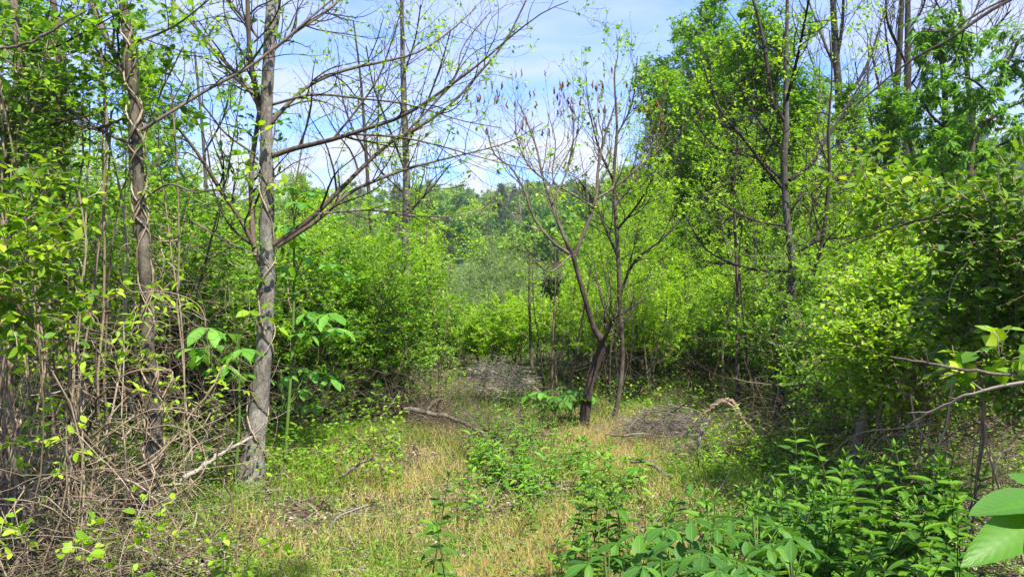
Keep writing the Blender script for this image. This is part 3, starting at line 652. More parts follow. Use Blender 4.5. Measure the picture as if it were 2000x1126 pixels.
wrap(rg, tA_, o, P, R, 5, t0=.02, t1=.9, turns=(4, 8), w=(.004, .008)); cling(rg, tA_, o, P, R, 26, .5, 1.0, leaf=.05, mat='green'); 
# leftmost trunk
tJ, P, R, o = hero('leaning_vine_tree', 'thick brown trunk at the left edge of the picture, ringed by heavy vines', 5.1,
 [(18, 1010, 44), (18, 900, 36), (12, 800, 33), (14, 700, 30), (18, 600, 27), (14, 450, 25), (14, 300, 22), (38, 150, 19), (34, 60, 17), (15, -60, 15)],
 [[(12, 300, 8), (60, 260, 6), (110, 240, 5), (180, 225, 3)], [(30, 120, 8), (80, 60, 6), (140, 10, 4)], [(14, 180, 7), (-40, 130, 6), (-90, 60, 4)], [(35, 100, 5), (100, 95, 5), (170, 60, 4), (260, 10, 2)]], 33, bark='bark_brown', n1=9, n2=4, nl=8, leaf=.05, mat='green', tw=(.3, .8), dspread=.5)
wrap(rg, tJ, o, P, R, 3, t0=.05, t1=.8, turns=(3, 6), w=(.008, .014)); cling(rg, tJ, o, P, R, 60, .45, 1, leaf=.06, mat='green')
tJ2, P, R, o = hero('vine_covered_tree', 'thin crooked trunk draped in tan vines between the leftmost and the slender brown trunk', 5.7,
 [(140, 945, 20), (146, 850, 20), (143, 740, 18), (136, 640, 17), (124, 480, 16), (116, 330, 17), (112, 220, 14), (118, 100, 12), (104, 0, 11), (98, -70, 9)],
 [[(114, 260, 6), (80, 230, 5), (40, 170, 4)], [(116, 110, 7), (150, 60, 6), (190, 0, 4)], [(112, 180, 6), (170, 160, 5), (230, 110, 4), (280, 40, 3)]], 34, bark='bark_brown', n1=10, n2=5, nl=8, leaf=.05, mat='green', tw=(.3, .9), dspread=.6, flare=1.15)
wrap(rg, tJ2, o, P, R, 7, t0=.05, t1=.85, turns=(2, 5), w=(.004, .009), off=.02); cling(rg, tJ2, o, P, R, 70, .5, .85, leaf=.05, mat='green')
# pale thin trunk C
tC, P, R, o = hero('pale_ivy_tree', 'pale straight trunk rising out of a leafy vine tangle left of the far brush heap', 11.6,
 [(805, 790, 19), (803, 690, 18), (797, 600, 17), (792, 480, 15), (794, 350, 14), (789, 200, 12), (786, 80, 9), (784, -20, 7), (782, -80, 5)],
 [[(790, 330, 6), (760, 250, 5), (730, 170, 4), (715, 90, 3)], [(792, 290, 6), (830, 210, 5), (860, 130, 4), (880, 60, 3)], [(794, 420, 6), (840, 370, 5), (880, 320, 3)], [(792, 380, 5), (740, 330, 4), (700, 270, 3)], [(787, 150, 5), (810, 80, 4), (822, 10, 3)],
  [(797, 560, 6), (720, 590, 5), (680, 640, 4), (640, 660, 3)], [(800, 620, 6), (760, 560, 5), (730, 520, 3)]], 35, n1=9, n2=5, nl=6, leaf=.055, mat='lime', tw=(.6, 1.4), dspread=1.0, twr=.005, up=.08, flare=1.1)
cling(rg, tC, o, P, R, 150, .03, .6, rad=.5, leaf=.06, mat='green', L=.4, nl=10)
# forked sumac D
D_tr = [(1138, 838, 21), (1146, 790, 20), (1152, 750, 18), (1168, 700, 20), (1176, 668, 20), (1160, 640, 13), (1146, 595, 11), (1130, 540, 11), (1118, 495, 10), (1104, 470, 6)]
D_br = [[(1118, 500, 10), (1092, 440, 8), (1075, 390, 7), (1060, 345, 6), (1048, 290, 5), (1030, 240, 4), (1015, 205, 3)],
 [(1112, 495, 8), (1075, 468, 7), (1040, 420, 6), (1025, 375, 6), (1000, 330, 5), (965, 300, 4), (950, 250, 3)],
 [(1122, 500, 10), (1150, 430, 8), (1165, 380, 8), (1168, 330, 7), (1180, 270, 6), (1195, 225, 4), (1205, 190, 3)],
 [(1165, 388, 6), (1205, 362, 6), (1255, 320, 5), (1290, 290, 3)],
 [(1078, 395, 5), (1105, 340, 5), (1120, 270, 4), (1118, 215, 3)], [(1062, 350, 5), (1030, 320, 4), (1010, 270, 3), (1005, 215, 3)],
 [(1160, 405, 5), (1120, 380, 4), (1080, 350, 4), (1085, 280, 3), (1070, 220, 2)],
 [(1116, 497, 4), (1075, 530, 4), (1040, 505, 3)], [(1176, 670, 11), (1190, 640, 9), (1200, 612, 8)]]
hero('forked_sumac_tree', 'bare forked tree with dark red brown trunk and upturned bud tipped twigs, at clearing end', 8.9, D_tr, D_br, 36, thin=.85, bark='bark_red', brbark='bark_brown', twbark='bark_brown', n1=12, n2=5, nl=3, leaf=.035, tw=(.5, 1.0), up=.16, twr=.0045, dspread=.7, tips=True, wig=.12, ang=.65, ratio=.5, leafclump=.15, flare=1.25)
hero('slim_budding_tree', 'slim upright budding tree standing immediately right of the forked tree', 9.2,
 [(1196, 838, 13), (1207, 780, 11), (1216, 700, 10), (1211, 600, 10), (1206, 480, 9), (1199, 350, 8), (1205, 250, 6), (1200, 150, 4), (1207, 105, 2), (1203, 62, 1)],
 [[(1212, 570, 7), (1240, 510, 6), (1290, 470, 5), (1330, 430, 3)], [(1206, 500, 7), (1180, 440, 6), (1165, 400, 5), (1130, 350, 3)], [(1203, 400, 6), (1250, 340, 5), (1285, 250, 4), (1300, 180, 3)],
  [(1201, 360, 6), (1170, 290, 5), (1150, 210, 3), (1145, 150, 2)], [(1202, 270, 5), (1235, 200, 4), (1245, 110, 2)], [(1204, 450, 6), (1245, 400, 5), (1275, 350, 3)]], 37, thin=.85, bark='bark_brown', n1=12, n2=5, nl=7, leaf=.055, tw=(.4, .9), up=.14, twr=.003, dspread=.9, ang=.6, flare=1.1, trunk_tw=26)
# many branched tree F
F_tr = [(1516, 826, 34), (1525, 740, 27), (1531, 640, 25), (1546, 560, 21), (1546, 500, 19), (1536, 420, 18), (1531, 320, 18), (1535, 250, 16), (1535, 150, 13), (1537, 60, 10), (1538, -30, 8)]
F_br = [[(1533, 372, 9), (1500, 335, 8), (1455, 275, 7), (1410, 220, 6), (1380, 150, 4), (1365, 80, 2)],
 [(1535, 240, 11), (1510, 200, 10), (1497, 120, 9), (1487, 60, 7), (1468, -10, 5)],
 [(1532, 355, 8), (1480, 310, 7), (1440, 300, 5), (1390, 280, 4), (1350, 230, 3)],
 [(1542, 352, 10), (1585, 320, 8), (1612, 275, 7), (1650, 215, 5), (1700, 130, 3), (1720, 60, 2)],
 [(1536, 650, 14), (1575, 575, 11), (1604, 480, 10), (1615, 400, 9), (1620, 330, 8), (1618, 250, 6), (1625, 150, 4), (1620, 60, 3)],
 [(1540, 640, 13), (1595, 595, 10), (1635, 565, 9), (1655, 540, 7), (1690, 515, 4)],
 [(1542, 442, 7), (1480, 432, 6), (1420, 405, 4), (1380, 370, 3), (1340, 320, 2)],
 [(1540, 530, 8), (1480, 527, 7), (1420, 510, 6), (1375, 482, 4), (1340, 425, 3)],
 [(1536, 200, 8), (1558, 110, 7), (1580, 0, 5)],
 [(1540, 420, 7), (1570, 380, 6), (1640, 350, 4), (1690, 320, 3)],
 [(1545, 500, 7), (1600, 470, 5), (1660, 460, 4), (1720, 440, 3)],
 [(1534, 300, 6), (1500, 260, 5), (1450, 180, 4), (1440, 90, 2)]]
tF, P, R, o = hero('many_branched_tree', 'dark trunk with many crooked budding branches standing in the thicket right of the clearing', 9.4, F_tr, F_br, 38, thin=.75, bark='bark_mid', brbark='bark_dark', n1=13, n2=6, nl=6, leaf=.055, tw=(.5, 1.2), twr=.004, dspread=1.3, nk=50, flare=1.2)
cling(rg, tF, o, P, R, 170, .10, .42, rad=.5, leaf=.05, mat='deep', L=.35, nl=10)
# tall background trees on the right
def tall(label, Y, trunk, br, seed, leaf=.05, n1=9, nl=4, **k):
    return hero('tall_budding_tree', label, Y, trunk, br, seed, bark='bark_mid', brbark='bark_dark', twbark='bark_dark', leaf=leaf, n1=n1, n2=5, nl=nl, tw=(.9, 2.2), twr=.008, up=.1, ang=.55, dspread=1.5, flare=1.1, tS=10, **k)
tall('tall grey budding tree whose trunk forks high up, left of the poplar pair', 19, [(1655, 640, 19), (1650, 470, 18), (1646, 370, 18), (1641, 300, 16), (1638, 180, 15), (1632, 100, 14), (1627, 0, 11), (1625, -60, 8)],
 [[(1638, 205, 9), (1675, 160, 8), (1700, 110, 6), (1725, 30, 4), (1740, -30, 3)], [(1634, 120, 9), (1645, 50, 8), (1648, -20, 6)], [(1633, 140, 7), (1605, 70, 6), (1575, -10, 4)], [(1641, 240, 7), (1690, 190, 6), (1730, 160, 4)], [(1637, 160, 6), (1600, 150, 5), (1575, 90, 3)], [(1645, 330, 6), (1690, 290, 5), (1720, 240, 3)]], 41)
tall('left trunk of the tall poplar pair at upper right', 22, [(1738, 620, 17), (1740, 400, 16), (1745, 250, 15), (1755, 120, 12), (1762, 0, 9), (1764, -60, 7)],
 [[(1745, 240, 7), (1720, 180, 6), (1700, 90, 4)], [(1750, 180, 6), (1735, 100, 5), (1725, 20, 3)], [(1748, 200, 6), (1790, 150, 5), (1810, 80, 3)], [(1757, 100, 6), (1735, 50, 5), (1728, -10, 3)]], 42, nl=2)
tall('right trunk of the tall poplar pair at upper right', 21, [(1778, 620, 17), (1770, 400, 17), (1771, 250, 15), (1773, 120, 13), (1773, 0, 10), (1775, -60, 8)],
 [[(1771, 220, 7), (1800, 150, 6), (1815, 60, 4), (1830, 0, 3)], [(1772, 130, 7), (1745, 70, 5), (1720, 10, 3)], [(1773, 60, 6), (1800, 20, 5), (1815, -30, 3)]], 43, nl=2)
tall('thin crooked bare tree standing left of the poplar pair', 18, [(1735, 600, 8), (1722, 430, 8), (1712, 320, 7), (1700, 230, 6), (1695, 150, 4), (1702, 60, 3)], [[(1712, 320, 4), (1740, 260, 4), (1760, 200, 2)], [(1702, 250, 4), (1680, 180, 3), (1670, 120, 2)]], 44, nl=3)
tall('bare twiggy tree top filling the upper right corner behind the drooping leaves', 20, [(1895, 620, 14), (1900, 300, 12), (1890, 150, 10), (1880, 60, 8), (1870, -30, 6)],
 [[(1890, 130, 6), (1930, 70, 5), (1975, 20, 3)], [(1885, 90, 6), (1850, 40, 5), (1820, -10, 3)], [(1893, 160, 6), (1950, 130, 5), (1990, 60, 3)], [(1882, 60, 5), (1910, 10, 4), (1925, -40, 3)]], 45, nl=0, n1=14)
tall('slim bare tree far left of the sky gap behind the grey trunk', 15, [(735, 760, 9), (728, 500, 8), (715, 300, 7), (705, 160, 5), (690, 40, 3)], [[(715, 300, 4), (680, 230, 4), (660, 150, 2)], [(712, 250, 4), (750, 180, 3), (765, 110, 2)]], 46, nl=5)
tall('slim bare tree at upper left between the slender brown trunk and the grey trunk', 12, [(425, 760, 9), (420, 560, 8), (405, 400, 7), (395, 250, 6), (380, 100, 4)], [[(405, 400, 5), (350, 330, 4), (320, 250, 2)], [(398, 300, 5), (440, 220, 4), (450, 140, 2)], [(410, 440, 5), (470, 380, 3), (500, 330, 2)]], 47, nl=5)

# trees with drooping compound leaves, upper right
def droop(name, label, Y, trunk, limbs, seed, dens=34, rad=.5):
    rng = np.random.default_rng(seed)
    t, P, R, o = hero(name, label, Y, trunk, limbs, seed, bark='bark_brown', n1=3, n2=2, nl=0, tw=(.3, .6), twr=.006, dspread=.5, flare=1.1, tS=8)
    c = [P[int(len(P) * .42):]] + [poly(b, Y, 18)[0] for b in limbs]
    m = MB(); ms = MB()
    for q in c:
        n = int(dens * max(1.0, np.linalg.norm(q[-1] - q[0])))
        i = rng.integers(0, len(q), n); O = q[i] + rng.normal(size=(n, 3)) * rad * .22
        D = unit(rng.normal(size=(n, 3)) * [1, 1, .3] + [0, 0, .5])
        T = wander(rng, O, D, rad * (.5 + .7 * rng.random(n)), 6, .2, -.22)
        ms.tubes(T, np.full((n, 6), .004), 3)
        C, _ = children(rng, T, np.full((n, 6), .004), 5, .25, 1, 1.0, (.5, .5), 5, .12, -.22, .5, lenabs=.5)
        ms.tubes(C, np.full((len(C), 5), .0022), 3)
        add_twig_leaves(rng, m, C, 12, .15, .27, LT_Q, t0=.2, noise=.35, side=.8, tipup=-.45)
    ms.build('leaf_stalks', M_['greenstem'], t, origin=o, kind='stuff'); m.build('drooping_foliage', M_['droop'], t, origin=o, kind='stuff')
M_['droop'] = leafmat('drooping compound leaf', [(.07, .19, .018), (.12, .28, .022), (.18, .37, .03)], trans=.48)
droop('drooping_leaf_tree', 'tree with tall column of drooping dark green leaves right of the poplar pair', 15.5, [(1850, 640, 16), (1850, 480, 14), (1845, 330, 13), (1846, 200, 11), (1838, 110, 8), (1832, 55, 4)],
 [[(1846, 250, 8), (1815, 220, 6), (1795, 180, 4), (1780, 160, 3)], [(1845, 160, 7), (1870, 110, 5), (1900, 70, 4), (1885, 60, 2)], [(1847, 300, 7), (1880, 250, 5), (1905, 210, 3)], [(1846, 330, 6), (1810, 300, 5), (1795, 270, 3)], [(1842, 130, 6), (1815, 80, 4), (1800, 55, 2)]], 51, dens=13)
droop('drooping_leaf_tree', 'layered tree with drooping green leaves reaching to the upper right edge of the picture', 14.0, [(1925, 640, 15), (1905, 420, 13), (1895, 320, 12), (1915, 240, 10), (1940, 190, 8), (1965, 130, 7), (1990, 80, 5)],
 [[(1900, 330, 8), (1940, 290, 7), (1990, 270, 5), (2050, 255, 3)], [(1915, 250, 8), (1960, 215, 6), (2010, 195, 4)], [(1940, 190, 7), (1905, 160, 5), (1880, 150, 3)], [(1962, 135, 6), (2000, 120, 5), (2040, 130, 3)], [(1900, 310, 7), (1860, 300, 5), (1840, 290, 3)]], 52, dens=10)
droop('drooping_leaf_tree', 'narrow clump of drooping leaves hanging against the poplar pair', 17.5, [(1800, 640, 12), (1800, 450, 11), (1790, 330, 9), (1765, 240, 7), (1750, 190, 4)], [[(1792, 340, 6), (1815, 290, 5), (1820, 240, 3)], [(1775, 270, 5), (1745, 240, 4), (1740, 200, 2)]], 53, dens=8, rad=.35)

# overhanging limb from a tree that stands outside the frame on the right
hero('overhanging_tree', 'long dark bare limb slanting in from the upper right corner', 3.6, [(2330, 1900, 60), (2330, 1200, 50), (2310, 500, 42), (2280, -100, 36), (2270, -500, 28)],
 [[(2285, -120, 13), (2120, -70, 11), (1968, 2, 9), (1900, 45, 8), (1850, 80, 7), (1800, 105, 6), (1750, 140, 5), (1690, 190, 3), (1640, 235, 2)], [(2100, -60, 7), (1940, 10, 5), (1860, 55, 4), (1800, 62, 3)]], 54, brbark='bark_dark', n1=4, n2=2, nl=2, leaf=.03, tw=(.2, .4), dspread=.8, twr=.002)

# ------------------------------------------------------------------ leafy masses: vine curtains, thickets
def mass(name, label, cat, blobs, seed, leaf=.05, mat='green', nl=9, L=.28, ratio=.6, stem='vine', tmpl=LT_6, rad=.0022, group=None, trop=-.04, upn=1.0, stems=10, shell=.5):
    """blobs (px, py, Y, rx, ry, rz, n): twigs start inside and grow outwards, leaves in pairs"""
    rng = np.random.default_rng(seed); b0 = blobs[0]; g = G(np.mean([b[0] for b in blobs]), np.mean([b[2] for b in blobs]))
    t = thing(name, g, label, cat, group); Qs = []; m = MB(); ms = MB()
    for (px, py, Y, rx, ry, rz, n) in blobs:
        d = unit(rng.normal(size=(n, 3))); u = rng.random(n) ** (1 / 3) * (1 - shell * .4) + 0
        c = W(px, py, Y); rr = np.array([rx, ry, rz]); O = c + d * u[:, None] * rr * .85
        Q = wander(rng, O, d + [0, 0, .25], L * (.6 + .8 * rng.random(n)), 6, .25, trop)
        z0 = hgt(Q[..., 0], Q[..., 1]) + .01; Q[..., 2] = np.maximum(Q[..., 2], z0)
        ms.tubes(Q, np.full((n, 6), rad), 3); Qs.append(Q)
        k = 0 if stems == 0 else max(1, int(stems * n / 100)); E = c + unit(rng.normal(size=(k, 3))) * rr * .7
        Bp = np.c_[E[:, :2] * .0 + c[:2] + rng.normal(size=(k, 2)) * rx * .5, np.zeros(k)]; Bp[:, 2] = hgt(Bp[:, 0], Bp[:, 1])
        s = np.linspace(0, 1, 9)[None, :, None]; St = Bp[:, None] * (1 - s) + E[:, None] * s + np.sin(s * np.pi) * rng.normal(size=(k, 1, 3)) * .12 + rng.normal(size=(k, 9, 3)) * .015
        m.tubes(St, np.full((k, 9), rad * 2.2) * (.7 + rng.random((k, 1))), 5)
    (m.build('stems', M_[stem], t, origin=g, kind='stuff') if m.n else None); ms.build('twigs', M_[stem], t, origin=g, kind='stuff')
    m = MB(); add_twig_leaves(rng, m, np.concatenate(Qs), nl, leaf, ratio, tmpl, t0=.12, noise=.5, upn=upn); m.build('foliage', M_[mat], t, origin=g, kind='stuff'); return t
mass('vine_curtain', 'bright green broad leaved vine curtain hanging at the left edge', 'vine', [(20, 430, 3.9, .22, .2, .14, 34), (40, 520, 3.8, .22, .2, .16, 44), (70, 590, 3.9, .2, .2, .13, 34), (10, 600, 3.7, .18, .2, .16, 26), (110, 400, 4.2, .2, .2, .12, 20)], 61, leaf=.06, mat='spray', nl=9, L=.22, stems=2)
mass('vine_mat', 'dark green vine mat covering the trunk at upper left', 'vine', [(20, 300, 4.7, .28, .3, .26, 70), (50, 220, 4.8, .25, .3, .2, 40)], 62, leaf=.06, mat='deep')
mass('vine_canopy', 'airy green vine foliage hanging across the upper left corner', 'vine', [(60, 110, 4.8, .35, .4, .2, 22), (170, 130, 5.0, .35, .4, .2, 34), (170, 200, 5.2, .4, .4, .12, 40), (320, 60, 5.2, .25, .3, .15, 14), (320, 190, 5.4, .2, .3, .2, 22), (90, 20, 4.6, .4, .4, .15, 16)], 63, leaf=.065, mat='green', nl=8)
mass('leafy_thicket', 'green leafy thicket between the slender brown trunk and the grey trunk', 'shrub', [(390, 560, 8.2, .6, .5, .5, 170), (350, 450, 9, .5, .5, .5, 120), (430, 650, 7.8, .4, .4, .4, 110), (590, 560, 8.4, .3, .4, .6, 90)], 64, leaf=.065, mat='green')
mass('sunlit_bush', 'bright yellow green rounded bush in full sun at right', 'shrub', [(1740, 600, 6.0, .40, .4, .36, 330), (1820, 560, 5.9, .36, .4, .28, 260), (1690, 690, 5.8, .26, .3, .34, 230), (1790, 690, 5.6, .36, .4, .34, 330), (1860, 620, 5.5, .26, .3, .3, 190)], 65, leaf=.05, mat='lime', stems=1)
mass('dense_bush', 'mid green dense bush below the sunlit one and above the broken stump', 'shrub', [(1690, 760, 6.6, .3, .3, .25, 190), (1770, 750, 6.3, .35, .3, .22, 190), (1620, 760, 7.2, .3, .3, .28, 150), (1840, 760, 6.0, .3, .3, .16, 110), (1600, 660, 8.0, .35, .3, .3, 130), (1870, 640, 5.6, .3, .3, .4, 150)], 66, leaf=.045, mat='green', stems=1)
mass('vine_thicket', 'dark shaded vine thicket filling the right edge of the picture', 'vine', [(1975, 450, 4.1, .32, .4, .26, 170), (1960, 570, 4.2, .28, .4, .3, 190), (1985, 690, 4.1, .3, .4, .26, 150), (1925, 500, 4.7, .2, .3, .25, 80), (2080, 540, 3.9, .3, .5, .4, 150), (1930, 660, 4.6, .25, .3, .25, 90)], 67, leaf=.055, mat='deep', stems=1, shell=.2)
mass('leafy_spray', 'broad leaved yellow green spray reaching left above the sunlit bush', 'vine', [(1700, 355, 4.9, .28, .3, .07, 26), (1800, 400, 4.7, .34, .3, .10, 44), (1890, 420, 4.5, .3, .3, .10, 40), (1990, 400, 4.4, .25, .3, .06, 16), (1760, 450, 4.9, .3, .3, .08, 26)], 68, leaf=.07, mat='spray', nl=7, L=.24, stems=0)
mass('grape_vine', 'large lobed vine leaves hanging over the bare canes at right edge', 'vine', [(1950, 700, 2.7, .10, .1, .04, 7), (1900, 725, 2.8, .07, .1, .04, 4), (1985, 740, 2.6, .06, .1, .03, 4)], 69, leaf=.07, mat='spray', nl=4, L=.12, ratio=.85, stems=0)
mass('hanging_clump', 'small dark clump of vine and leaves caught in trees behind the forked tree', 'vine', [(1076, 560, 11.2, .13, .13, .12, 70)], 70, leaf=.045, mat='pine', L=.1, stems=1)
mass('hanging_nest', 'dark tangled nest of dead twigs high on the trunk at upper left', 'nest', [(105, 238, 5.6, .11, .11, .09, 120)], 71, leaf=.03, mat='litter', nl=4, L=.14, stems=0, rad=.003, stem='bark_dark')
mass('creeping_vine', 'creeping leafy vine over the dead brush left of the clearing', 'vine', [(640, 760, 8.6, .5, .4, .22, 110), (760, 740, 9, .6, .4, .25, 130), (690, 660, 9, .6, .4, .35, 130), (850, 720, 10, .35, .3, .25, 70)], 72, leaf=.042, mat='green')
mass('scrambling_weeds', 'light green scrambling weeds growing through the dead vine arch right of the clearing', 'weeds', [(1430, 870, 6.9, .4, .3, .16, 90), (1500, 920, 6.2, .35, .3, .16, 80), (1390, 940, 6.3, .3, .3, .12, 60), (1560, 880, 6.6, .3, .3, .15, 60)], 75, leaf=.04, mat='lime', nl=8, L=.25, stems=6, stem='greenstem', ratio=.4, trop=.03)
mass('low_sprigs', 'scattered bright sprigs of young vine leaves low in the left tangle', 'vine', [(60, 680, 5.6, .5, .3, .4, 60), (220, 660, 5.8, .5, .3, .4, 60), (180, 520, 5.8, .5, .3, .3, 60), (350, 840, 6.4, .4, .3, .2, 30), (200, 860, 6.6, .5, .3, .2, 40), (100, 730, 4.7, .22, .2, .1, 12), (240, 740, 4.6, .3, .2, .15, 14), (60, 820, 4.3, .25, .2, .12, 12), (380, 760, 5.4, .4, .2, .1, 18), (260, 600, 4.5, .35, .2, .15, 14), (110, 870, 4.0, .3, .2, .1, 12), (480, 1080, 4.0, .2, .2, .08, 14), (60, 1070, 3.5, .2, .2, .06, 12), (250, 1050, 3.7, .25, .2, .08, 16)], 73, leaf=.055, mat='lime', nl=5, L=.16, stems=0)

# ------------------------------------------------------------------ palmate saplings (buckeye like), every leaflet its own piece
def leafmesh(name, tmpl, mat, rnd=.5):
    m = MB(); v, f, uv = tmpl; m.add(v, f[:, ::-1], np.full(len(v), rnd), uv); return m.build(name, M_[mat], me_only=True)
def leafobj(me, name, parent, pos, A, Nn, ln, wd):
    A = Vector(A).normalized(); B = Vector(Nn).cross(A).normalized(); C = A.cross(B)
    o = bpy.data.objects.new(name, me)
    o.matrix_basis = Matrix(((A.x * ln, B.x * wd, C.x * ln, pos[0]), (A.y * ln, B.y * wd, C.y * ln, pos[1]), (A.z * ln, B.z * wd, C.z * ln, pos[2]), (0, 0, 0, 1)))
    link(o, parent); return o
M_['herb_light'] = leafmat('herb leaf painted sunlit', [(.06, .17, .02), (.11, .26, .025), (.20, .38, .035)], trans=0.4, rough=0.5, spec=0.22)  # brighter copy of the herb green, clearing sunlight put into the leaf colour
LMB = [leafmesh('leaflet', leaf_template(7, obov, dr, .16, .006), 'buck', r) for dr, r in ((.25, .25), (.5, .5), (.8, .8))]
M_['buck_light'] = leafmat('palmate leaf painted sunlit', [(.08, .24, .03), (.13, .34, .04), (.20, .44, .05)], trans=0.45, rough=0.5, spec=0.25, veins=0.3)  # lighter copy of the palmate green: sun painted into the large leaflets
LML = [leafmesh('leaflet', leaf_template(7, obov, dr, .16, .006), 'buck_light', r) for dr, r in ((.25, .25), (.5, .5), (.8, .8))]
def palmate(rng, t, pos, head, size, n=5, tilt=.35):
    """leaflets radiate from pos, roughly horizontal, drooping"""
    up = unit(np.array([head[0] * tilt, head[1] * tilt, 1.0]) + rng.normal(size=3) * .12)
    h = unit(np.array([head[0], head[1], 0.0]) + 1e-6); s = np.cross(up, h)
    for k in range(n):
        a = (k - (n - 1) / 2) * 1.0 + rng.normal() * .07
        if n >= 7: a = (k - 3) * .8
        A = unit(h * math.cos(a) + s * math.sin(a) + np.array([0, 0, -.22 + rng.normal() * .08]))
        L_ = size * (1.0 - .30 * abs(k - (n - 1) / 2) / ((n - 1) / 2)) * rng.uniform(.9, 1.1)
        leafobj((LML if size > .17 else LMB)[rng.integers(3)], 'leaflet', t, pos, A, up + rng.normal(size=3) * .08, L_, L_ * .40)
def palm_sapling(label, px, Y, hpx, leaves, seed, wpx=6, size=.19, group=None, name='palmate_sapling'):
    rng = np.random.default_rng(seed); o = G(px, Y); t = thing(name, o, label, 'sapling', group)
    top = W(hpx[0], hpx[1], Y); P = spline([o, o * .5 + top * .5 + [.03, 0, 0], top], 10); m = MB(); m.tubes(P, wpx / 2 / F * Y * np.linspace(1.2, .6, 10), 7); m.build('stem', M_['greenstem'], t, origin=o)
    for lf in leaves:
        e = W(lf[0], lf[1], Y + (lf[2] if len(lf) > 2 else rng.uniform(-.3, .2))); z = min(max(e[2] - .12, o[2] + .2), top[2]); f = (z - o[2]) / max(top[2] - o[2], .01)
        b = P[min(9, int(f * 9))]; hd = e - b; Q = spline([b, b * .5 + e * .5 + [0, 0, .05], e], 8)
        m = MB(); m.tubes(Q, np.linspace(.004, .002, 8) * Y / 5, 5); m.build('leaf_stalk', M_['greenstem'], t, origin=o)
        palmate(rng, t, e - o, hd, size * rng.uniform(.85, 1.1) * (lf[3] if len(lf) > 3 else 1))
palm_sapling('young tree with large five fingered leaves just right of the grey trunk', 556, 6.6, (575, 372), [(610, 375), (585, 395), (560, 365), (600, 500), (645, 515), (665, 530), (610, 625), (640, 612), (655, 640), (600, 610), (560, 520), (615, 725), (640, 738), (570, 440), (590, 650)], 81, size=.225)
palm_sapling('young tree with large five fingered leaves just left of the grey trunk', 458, 6.0, (462, 640), [(400, 690), (420, 672), (440, 715), (465, 690), (480, 680), (470, 730), (445, 650), (410, 640), (385, 680)], 82, size=.215)
palm_sapling('broad leaved sapling low behind the grey trunk base', 545, 7.6, (548, 720), [(520, 740), (560, 735), (580, 760), (555, 790), (590, 720), (600, 790)], 83, size=.20)
for k, (px, Y, h, lv) in enumerate([(1345, 2.75, 1012, [(1300, 1030), (1350, 1015), (1400, 1030), (1330, 1050), (1390, 1060)]), (1240, 2.85, 1045, [(1205, 1060), (1250, 1040), (1280, 1065), (1225, 1085)]), (1470, 2.8, 1005, [(1430, 1020), (1480, 1010), (1520, 1030), (1460, 1050), (1505, 1060)]),
        (1370, 2.45, 1075, [(1330, 1095), (1375, 1080), (1420, 1090), (1350, 1118)]), (1290, 2.4, 1090, [(1255, 1105), (1300, 1095), (1335, 1112)]), (1540, 2.6, 1050, [(1500, 1070), (1545, 1050), (1580, 1070), (1530, 1095)]), (1180, 2.7, 1085, [(1150, 1100), (1190, 1085), (1215, 1110)]), (1440, 2.35, 1095, [(1400, 1112), (1450, 1100), (1480, 1115)])]):
    palm_sapling('knee high seedling with five fingered leaves in the lower right foreground', px, Y, (px, h), [(a, b, rg.uniform(-.12, .12)) for a, b in lv], 90 + k, wpx=8, size=.115, group='five fingered seedlings in the foreground', name='palmate_seedling')
for k, (px, Y) in enumerate([(1080, 8.7), (1110, 8.9), (1055, 9.1), (1130, 9.2), (1095, 9.6)]):
    palm_sapling('low five fingered seedling in shade at the foot of the forked tree', px, Y, (px, 563 + (1.6 - .33) * F / Y), [(px + dx, 563 + (1.6 - hz) * F / Y) for dx, hz in ((-22, .34), (0, .38), (22, .33), (10, .28), (-10, .26))], 110 + k, wpx=4, size=.16, group='shaded seedlings below the forked tree', name='palmate_seedling')

# big ribbed leaves close to the camera, lower right
rng = np.random.default_rng(120); o = G(2140, 1.45); t = thing('large_leaf_sapling', o, 'sapling with very large ribbed leaves entering at the lower right edge close to the camera', 'sapling')
P = spline([o, W(2130, 1300, 1.42), W(2085, 985, 1.38)], 10); m = MB(); m.tubes(P, np.linspace(.008, .004, 10), 8); m.build('stem', M_['greenstem'], t, origin=o)
LBIG = [leafmesh('large_leaf', leaf_template(16, lambda a: .5 * max(0, math.sin(math.pi * a ** .9)) ** .75 + .003, dr, .14, .002), 'big', r) for dr, r in ((.2, .3), (.35, .7), (.1, .5))]
tip = W(2085, 985, 1.38) - o
for k, (px, py, Y, wd) in enumerate([(1910, 985, 1.30, .068), (1912, 1072, 1.24, .078), (1985, 920, 1.55, .08), (2200, 930, 1.3, .09), (2120, 1120, 1.1, .09), (2190, 1010, 1.6, .09)]):
    e = W(px, py, Y) - o; A = e - tip; ln = float(np.linalg.norm(A))
    leafobj(LBIG[k % 3], 'large_leaf', t, tip + unit(A) * .015, A, np.array([-.05, -.75, .75]) if k == 1 else np.array([-.1, -.45, 1.0]), ln, wd if k > 1 else wd)

